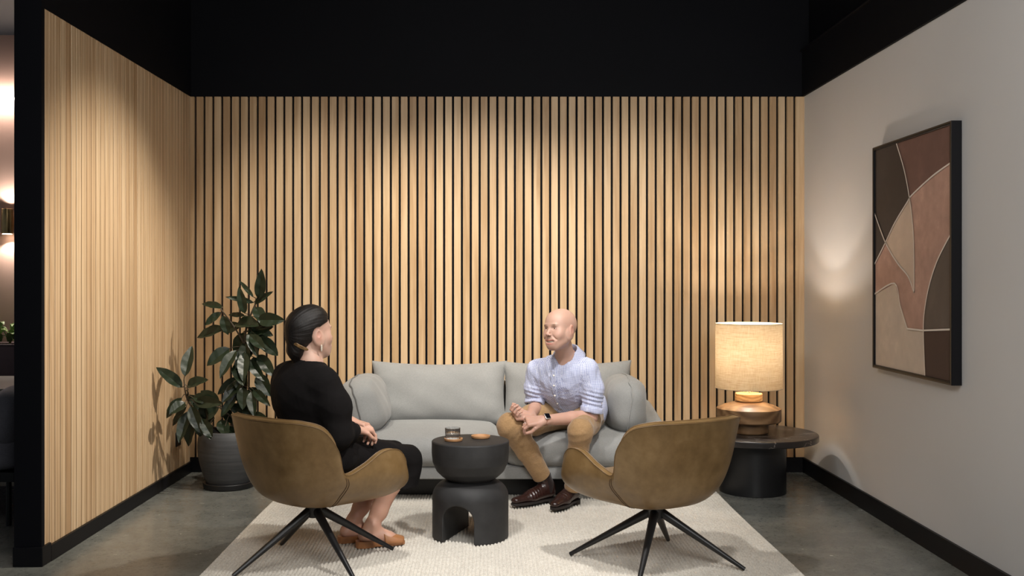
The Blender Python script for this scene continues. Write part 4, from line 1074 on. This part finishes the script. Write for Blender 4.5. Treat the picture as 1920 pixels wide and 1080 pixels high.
# placket and buttons following the shirt front
def front_pt(uo, z):
    lt = (SV-chest)@lat; m_ = (np.abs(lt-uo) < .007) & (np.abs(SV[:, 2]-z) < .007)
    if not m_.any(): return None
    ii = np.where(m_)[0]; j = ii[np.argmax((SV[ii]-chest)@fw)]; return SV[j], SN[j]
pr = []
for z in np.linspace(.795, .545, 26):
    row = []
    for uo in (-.016, -.008, 0, .008, .016):
        q = front_pt(uo-.02, z)
        row.append(q[0]+fw*.0022 if q else None)
    if all(r is not None for r in row): pr.append(row)
pv = np.array(pr); pv[1:-1] = (pv[:-2]+pv[1:-1]+pv[2:])/3
pk = mesh('placket', pv.reshape(-1, 3), grid_faces(len(pv), 5), MAT['shirt'], shirt); m_ = pk.modifiers.new('t', 'SOLIDIFY'); m_.thickness = .002; m_.offset = 0
for z in (.755, .700, .645, .59):
    k = int(np.argmin(np.abs(pv[:, 2, 2]-z))); p = pv[k, 2]; n_ = fw+np.array((0, 0, .15)); A_ = frame_from(n_)
    v, f = lathe([(0, .0), (.0052, .0), (.0055, .002), (.003, .0026), (0, .002)], (0, 0, 0), 16); v = np.array(v)
    mesh('button', v[:, [0]]*A_[:, 0]+v[:, [1]]*A_[:, 2]+v[:, [2]]*A_[:, 1]+p+fw*.001, f, MAT['button'], shirt)
# trousers
F_ = Field((-.06, 5.38, .09), (.76, 6.22, .66), .0042)
F_.ell((.49, 5.99, .495), (.170, .150, .100), TR_, 0)
hemR = np.array((.272, 5.755, .172)); hemL = np.array((.452, 5.672, .120))
F_.chain([hR, hR*.45+kR*.55, kR+(.0, .01, 0)], [.098, .086, .070], .05, kk=.03); F_.chain([kR, (kR+hemR)/2+(.008, .01, 0), hemR], [.068, .063, .052], .03, kk=.02)
F_.chain([hL, hL*.45+kL*.55, kL+(0, .01, 0)], [.098, .086, .068], .05, kk=.03); F_.chain([kL, (kL+hemL)/2+(0, .012, 0), hemL], [.066, .060, .050], .03, kk=.02)
dR = hemR-kR; dR /= np.linalg.norm(dR); dL = hemL-kL; dL /= np.linalg.norm(dL)
def cutball(c, d, r):   # open, flat trouser hem
    sl_lo = c-r; sl_hi = c+r
    F_.put(sl_lo, sl_hi, lambda P: np.where(((P[0]-c[0])**2+(P[1]-c[1])**2+(P[2]-c[2])**2) < (r*1.0)**2, -((P[0]-c[0])*d[0]+(P[1]-c[1])*d[1]+(P[2]-c[2])*d[2]), .05), 0, 'cut', m=0)
cutball(hemR, dR, .075); cutball(hemL, dL, .072)
V, Q = F_.mesh(); V = relax(V, Q, 2)
V = wrinkle(V, Q, .0040, 13, 13, (1, 1, .8)); V = wrinkle(V, Q, .0010, 40, 21)
for kk_, dd in ((kR, dR), (kL, dL)):
    tt_ = (V-kk_)@dd; near = np.exp(-(np.linalg.norm(V-kk_, axis=1)/.12)**2); V = V+vnormals(V, Q)*(near*.0014*np.sin(tt_*120+V[:, 0]*50))[:, None]
trs = mesh('chino_trousers', V, Q, MAT['chino'], man)
for c_, d_ in ((hemR, dR), (hemL, dL)):
    A_ = frame_from(d_); v, f = lathe([(.046, -.004), (.0525, -.024), (.0545, -.004), (.0530, .003), (.046, .002)], (0, 0, 0), 48); v = np.array(v)
    mesh('trouser_cuff', v[:, [0]]*A_[:, 0]+v[:, [1]]*A_[:, 2]+v[:, [2]]*A_[:, 1]+c_, f, MAT['chino'], trs)
for c_, a_ in ((hemR, aR), (hemL, aL)):
    v, f = tube([c_-(c_-a_)*-.25+(0, 0, .02), a_+(0, 0, .02)], .038, 20); mesh('sock', v, f, MAT['sock'], man)
# boots
def boot(heel, toe, shaft_top, zf=.0155):
    heel = np.array(heel, float); toe = np.array(toe, float); d = toe-heel; L = np.linalg.norm(d); d /= L; s = np.array((-d[1], d[0], 0)); up = np.array((0, 0, 1.))
    P = lambda a, b, c: heel+d*a+s*b+up*(c+zf)
    Fb = Field(np.minimum(heel, toe)+(-.07, -.07, 0), np.maximum(heel, toe)+(.07, .07, .24), .0027)
    Fb.cone(P(.035, 0, .055), P(.17, 0, .045), .036, .040, 0, (up, .9)); Fb.cone(P(.17, 0, .042), P(L-.035, 0, .036), .041, .028, .02, (up, .7))
    Fb.cone(P(.045, 0, .09), P(.15, 0, .055), .040, .032, .02); Fb.cone(P(.042, 0, .07), shaft_top, .040, .043, .02)
    Fb.half(P(0, 0, .022), (0, 0, -1)); Fb.half(shaft_top, np.array(shaft_top)-P(.042, 0, .07))
    V, Q = Fb.mesh(); V = relax(V, Q, 2); loc = V-heel
    a = loc@d; b = loc@s; c = loc[:, 2]-zf
    cr = np.exp(-((a-.165)/.035)**2)*np.clip((c-.03)/.04, 0, 1); V = V+vnormals(V, Q)*(cr*.0016*np.sin(a*330+b*40))[:, None]
    fc = V[Q].mean(1)-heel; fa, fb, fcz = fc@d, fc@s, fc[:, 2]-zf
    hw = np.clip((fcz-.055)/.10, 0, 1)*.026+.006
    gore = (np.abs(fa-(.055-.05*(fcz-.05))) < hw) & (np.abs(fb) > .026) & (fcz > .058)
    o = mesh('ankle_boot', V, Q, [MAT['boot'], MAT['boot_gore']], man, midx=gore.astype(int))
    # sole and stacked heel
    ol = []; 
    for a_, w_ in ((-.004, .014), (.008, .030), (.04, .037), (.09, .033), (.14, .039), (.19, .044), (.235, .040), (L-.03, .028), (L-.008, .014)): ol.append((a_, w_))
    lft = catmull([(a_, w_) for a_, w_ in ol], 4); pts = [(p[0], p[1]) for p in lft]+[(p[0], -p[1]) for p in lft[::-1]]
    n_ = len(pts); v = [P(x, y, .010) for x, y in pts]+[P(x, y, .023) for x, y in pts]
    m1_ = MB().add(v, [tuple(range(n_))[::-1], tuple(range(n_, 2*n_))]+[(i, (i+1) % n_, n_+(i+1) % n_, n_+i) for i in range(n_)])
    mesh('sole', np.concatenate(m1_.v), m1_.f, MAT['sole'], o, smooth=False)
    hp = [p for p in pts if p[0] < .075]; n_ = len(hp)
    v = [P(x, y, -.004) for x, y in hp]+[P(x, y, .012) for x, y in hp]
    mesh('heel_block', v, [tuple(range(n_))[::-1], tuple(range(n_, 2*n_))]+[(i, (i+1) % n_, n_+(i+1) % n_, n_+i) for i in range(n_)], MAT['sole'], o, smooth=False)
    tb = np.array(shaft_top)-d*.043
    v, f = superbox(tb+(0, 0, .004), (.004, .009, .016), n=5, seg=4, rot=np.stack([d, s, up], 1)); mesh('pull_tab', v, f, MAT['boot'], o)
boot((.345, 5.80, 0), (.095, 5.615, 0), (.283, 5.762, .172)); boot((.475, 5.765, 0), (.318, 5.510, 0), (.456, 5.708, .150))
# watch and ring
dW = (wL-eL)/np.linalg.norm(wL-eL); wc = wL-dW*.012; A_ = frame_from(dW)
wt = mesh('wrist_watch', *(lambda v, f: ([wc+A_[:, 0]*p[0]*1.03+A_[:, 2]*p[1]*1.0+A_[:, 1]*p[2] for p in v], f))(*lathe([(.0285, -.009), (.0300, -.009), (.0300, .009), (.0285, .009)], (0, 0, 0), 40, close=True)), MAT['strap'], man)
fc_ = np.array((-.15, -.75, .65)); fc_ -= dW*np.dot(fc_, dW); fc_ /= np.linalg.norm(fc_); sd_ = np.cross(dW, fc_)
v, f = superbox(wc+fc_*.033, (.0165, .0185, .0055), n=7, seg=8, rot=np.stack([dW, sd_, fc_], 1)); cs = mesh('watch_case', v, f, MAT['steel'], wt)
v, f = superbox(wc+fc_*.0375, (.0145, .0165, .0028), n=8, seg=8, rot=np.stack([dW, sd_, fc_], 1)); mesh('watch_glass', v, f, MAT['watch_glass'], cs)
p0, p1 = TL[2][0], TL[2][1]; A_ = frame_from(p1-p0); c_ = p0*.45+p1*.55
v, f = tube([c_+.0098*(A_[:, 0]*math.cos(a)+A_[:, 2]*math.sin(a)) for a in np.linspace(0, 2*math.pi, 24, endpoint=False)], .0014, 6, closed=True); mesh('ring', v, f, MAT['steel'], man)

# ================================================================== the woman
wom = empty('person', (-.80, 4.6, 0), 'dark-haired woman in a long black dress seated in the left armchair, seen from behind', 'person')
SKW = (.56, .355, .27)
WO = np.array((-.842, 4.565, 1.058)); WR = frame_from((.71, .70, .07), roll=R(2))
F_ = Field((-1.02, 4.40, .84), (-.66, 4.76, 1.21), .0024)
W = build_head(F_, WO, WR, smile=True, female=True)
nw = np.array((-.835, 4.545, .915))
F_.cone(W((0, -.030, -.05)), nw+(-.010, 0, 0), .041, .046, .018); F_.cone(nw, nw+(-.01, 0, -.05), .054, .085, .03)
V1, Q1 = F_.mesh(); V1 = relax(V1, Q1, 2); C1 = skin_cols(V1, WO, WR, SKW, (.48, .16, .14), ((.03, .02, .015), .9))
eRw = np.array((-.700, 4.445, .605)); wRw = np.array((-.652, 4.665, .600)); eLw = np.array((-.86, 4.84, .60)); wLw = np.array((-.700, 4.865, .610))
F_ = Field((-.80, 4.58, .50), (-.44, 4.96, .68), .0023)
F_.chain([eRw*.4+wRw*.6, wRw], [.034, .024], .01); F_.chain([eLw*.4+wLw*.6, wLw], [.034, .024], .01)
cw = [(35, 40, 25), (40, 45, 25), (45, 45, 25), (50, 45, 25)]
hand(F_, wRw, (.62, .72, -.22), (.25, .10, -.95), -1, cw, scale=.92, thumb=(.35, .6, .3))
hand(F_, wLw, (.93, -.30, -.20), (.0, -.1, -.99), 1, [(25, 25, 15)]*4, scale=.9, thumb=(.35, .4, .2))
V2, Q2 = F_.mesh(); V2 = relax(V2, Q2, 1); C2 = np.tile(np.array(SKW)*(1, .93, .9), (len(V2), 1))
kRw = np.array((-.435, 4.955, .415)); kLw = np.array((-.52, 5.08, .420)); hip = np.array((-.80, 4.60, .47)); aRw = np.array((-.594, 4.830, .112)); aLw = np.array((-.697, 4.915, .112))
F_ = Field((-.82, 4.74, .005), (-.38, 5.16, .48), .0032)
def wleg(k, a, toe, heel):
    m_ = k*.62+a*.38; back = (a-k); bk = np.array((-.02, -.012, 0))
    F_.chain([k, m_+bk, k*.2+a*.8, a], [.052, .056, .040, .033], .02, kk=.02)
    toe = np.array(toe); heel = np.array(heel); d = toe-heel; d /= np.linalg.norm(d); s = np.cross(d, (0, 0, 1.))
    F_.cone(a, heel+d*.03+(0, 0, .058), .031, .027, .02); F_.cone(a+(0, 0, -.01), heel+d*.13+(0, 0, .050), .028, .025, .02)
    F_.cone(heel+d*.03+(0, 0, .055), heel+d*.15+(0, 0, .038), .026, .030, .02); F_.cone(heel+d*.15+(0, 0, .038), toe-d*.02+(0, 0, .032), .031, .020, .015, ((0, 0, 1), .75))
    F_.ell(a+s*.026+(0, 0, .005), (.012, .012, .014), None, .012)
rt, rh = (-.452, 4.865, .0095), (-.655, 4.795, .0095); lt_, lh = (-.552, 4.965, .0095), (-.757, 4.885, .0095)
wleg(kRw, aRw, rt, rh); wleg(kLw, aLw, lt_, lh)
V4, Q4 = F_.mesh(); V4 = relax(V4, Q4, 2); C4 = np.tile(np.array(SKW)*(.97, .88, .84), (len(V4), 1))
tf = np.array((.70, .714, 0)); tl_ = np.array((.714, -.70, 0)); TW = np.stack([tl_, tf, (0, 0, 1)], 1); cw_ = np.array((-.862, 4.56, .775))
F_ = Field((-1.15, 4.3, .30), (-.36, 5.2, .95), .008)
F_.ell(cw_, (.15, .09, .15), TW, 0); F_.cone(cw_, hip, .10, .11, .05); F_.cone(cw_, nw, .06, .05, .04)
F_.chain([hip, kRw], [.08, .05], .03); F_.chain([hip+(-.08, .08, 0), kLw], [.08, .05], .03)
F_.chain([cw_+tl_*.15+(0, 0, .07), eRw, wRw], [.045, .035, .025], .03); F_.chain([cw_-tl_*.15+(0, 0, .07), eLw, wLw], [.045, .035, .025], .03)
V3, Q3 = F_.mesh(); C3 = np.tile(np.array(SKW), (len(V3), 1))
off_ = np.cumsum([0, len(V1), len(V2), len(V4)])
bw = mesh('body', np.concatenate([V1, V2, V4, V3]), np.concatenate([Q1, Q2+off_[1], Q4+off_[2], Q3+off_[3]]), MAT['skin'], wom)
paint(bw, np.concatenate([C1, C2, C4, C3])); eyes(W, WR, wom, (.37, 5.6, 1.02))
# hair with low ponytail
F_ = Field((-1.06, 4.36, .86), (-.68, 4.76, 1.22), .0026)
Eh = lambda c, r, k=.01, op='add': F_.ell(W(c), r, WR, k, op)
Eh((0, -.020, .030), (.081, .106, .094), 0); Eh((0, .012, .048), (.070, .078, .078), .03)
Eh((0, .050, -.012), (.13, .085, .060), .016, 'cut')
F_.half(W((0, .062, .05)), WR@np.array((0, .87, -.50)), .012)
Eh((0, .02, -.082), (.13, .078, .068), .014, 'cut')
Eh((.066, -.012, -.004), (.03, .026, .034), .008, 'cut'); Eh((-.066, -.012, -.004), (.03, .026, .034), .008, 'cut')
F_.cone(W((0, -.078, -.025)), W((-.006, -.085, -.070)), .048, .038, .03); F_.cone(W((-.006, -.085, -.070)), W((-.012, -.078, -.120)), .036, .020, .02)
V, Q = F_.mesh(); V = relax(V, Q, 2); Lh = (V-WO)@WR
ang = np.arctan2(Lh[:, 0], Lh[:, 2]-.0); V = V+vnormals(V, Q)*(.0004*np.sin(ang*19+4*np.sin(Lh[:, 1]*20))+.0003*np.sin(ang*47+Lh[:, 1]*40))[:, None]
hair = mesh('hair', V, Q, MAT['hair'], wom)
ca_, cb_ = W((.012, -.120, -.022)), W((.066, -.066, -.072))
mid_ = (ca_+cb_)/2; dc = (cb_-ca_); Lc_ = np.linalg.norm(dc); dc /= Lc_; on = mid_-W((0, -.03, -.05)); on -= dc*np.dot(on, dc); on /= np.linalg.norm(on)
v, f = superbox(mid_+on*.010, (Lc_/2, .0075, .0028), n=(6, 3, 3), seg=8, rot=np.stack([dc, np.cross(on, dc), on], 1), fn=lambda V: V+np.stack([0*V[:, 0], 0*V[:, 0], -.007*(V[:, 0]/.03)**2], 1)); mesh('hair_clip', v, f, MAT['tortoise'], hair)
# drop earring on the visible ear
e0 = W((.0755, .003, -.040)); mb = MB()
v, f = tube([e0, e0+(0, 0, -.014)], .0011, 6); mb.add(v, f)
er = mb.obj('earring_hook', MAT['brass'], wom); v, f = superbox(e0+(0, 0, -.030), (.0045, .0045, .017), n=2.2, seg=8); mesh('earring_drop', v, f, MAT['pearl'], er)
# dress: loose cowl-neck top with long sleeves and a draped skirt
F_ = Field((-1.20, 4.24, .22), (-.32, 5.24, .98), .0042)
F_.ell(cw_+(-.012, 0, 0), (.190, .130, .168), TW, 0); F_.cone(cw_+tl_*.125+(0, 0, .072), cw_-tl_*.125+(0, 0, .072), .060, .060, .05)
F_.cone(nw+(-.008, -.006, -.055), nw+(-.006, -.004, -.022), .080, .060, .04)
F_.ell((-.835, 4.58, .60), (.180, .140, .17), TW, .05); F_.ell((-.80, 4.60, .47), (.185, .155, .10), TW, .05)
F_.chain([cw_+tl_*.150+(0, 0, .060), (-.712, 4.45, .74), eRw], [.066, .070, .064], .04, kk=.03); F_.chain([eRw, eRw*.45+wRw*.55, wRw-(wRw-eRw)*.10], [.062, .052, .034], .03, kk=.02)
F_.chain([cw_-tl_*.150+(0, 0, .060), eLw], [.066, .056], .04); F_.chain([eLw, wLw-(wLw-eLw)*.16], [.054, .033], .03)
h2 = np.array((-.76, 4.63, .455)); h3 = np.array((-.85, 4.70, .455))
F_.chain([h2, h2*.4+kRw*.6, kRw+(.0, 0, .0)], [.10, .086, .066], .05, kk=.04); F_.chain([h3, h3*.4+kLw*.6, kLw], [.10, .084, .062], .05, kk=.04)
F_.cone(h2*.3+kRw*.7+(0, 0, .01), h3*.3+kLw*.7+(0, 0, .0), .05, .05, .05)
F_.chain([kRw+(.01, .0, -.02), kRw+(-.015, -.01, -.15)], [.066, .068], .03); F_.chain([kLw+(.01, 0, -.02), kLw+(-.02, -.01, -.15)], [.062, .066], .03); F_.cone(kRw+(0, 0, -.07), kLw+(0, 0, -.07), .05, .05, .05)
F_.half((-.5, 5, .272), (0, 0, -1)); F_.cone(nw, nw+(0, 0, .08), .054, .056, .008, op='cut')
V, Q = F_.mesh(); V = relax(V, Q, 2)
V = wrinkle(V, Q, .0045, 12, 5, (1, 1, .8)); V = wrinkle(V, Q, .0008, 40, 6)
dress = mesh('black_dress', V, Q, MAT['black_knit'], wom)
A_ = frame_from(wLw-eLw); c_ = wLw-(wLw-eLw)*.06
v, f = tube([c_+.030*(A_[:, 0]*math.cos(a)+A_[:, 2]*math.sin(a)) for a in np.linspace(0, 2*math.pi, 32, endpoint=False)], .0035, 8, closed=True); mesh('bracelet', v, f, MAT['brass'], wom)
# open-toe slip-on shoes
def mule(toe, heel):
    toe = np.array(toe); heel = np.array(heel); d = toe-heel; L = np.linalg.norm(d); d /= L; s = np.cross(d, (0, 0, 1.)); P = lambda a, b, c: heel+d*a+s*b+np.array((0, 0, c+.004))
    lft = catmull([(-.012, .012), (0, .027), (.04, .032), (.09, .030), (.14, .037), (.18, .037), (L, .030), (L+.012, .016)], 4)
    pts = [tuple(p) for p in lft]+[(p[0], -p[1]) for p in lft[::-1]]; n_ = len(pts)
    zt = lambda x: .030-.014*min(1, max(0, (x-.05)/.10)); zb = lambda x: -.002 if x < .075 else .002
    v = [P(x, y, zb(x)) for x, y in pts]+[P(x, y, zt(x)) for x, y in pts]
    o = mesh('slip_on_shoe', v, [tuple(range(n_))[::-1], tuple(range(n_, 2*n_))]+[(i, (i+1) % n_, n_+(i+1) % n_, n_+i) for i in range(n_)], MAT['tan_shoe'], wom, smooth=False)
    g = []; us_ = np.linspace(.125, L-.004, 12)
    for x in us_:
        h_ = .070-(x-.125)*.42; w_ = .041-.004*max(0, (x-.17)/.04)
        for a in np.linspace(0, math.pi, 15): g.append(P(x+.012*math.sin(a)*(x-.16)/.05, w_*math.cos(a), .008+(h_-.008)*math.sin(a)**.75))
    u_ = mesh('upper', g, grid_faces(12, 15), MAT['tan_shoe'], o); m_ = u_.modifiers.new('t', 'SOLIDIFY'); m_.thickness = .003; m_.offset = 0
mule(rt, rh); mule(lt_, lh)
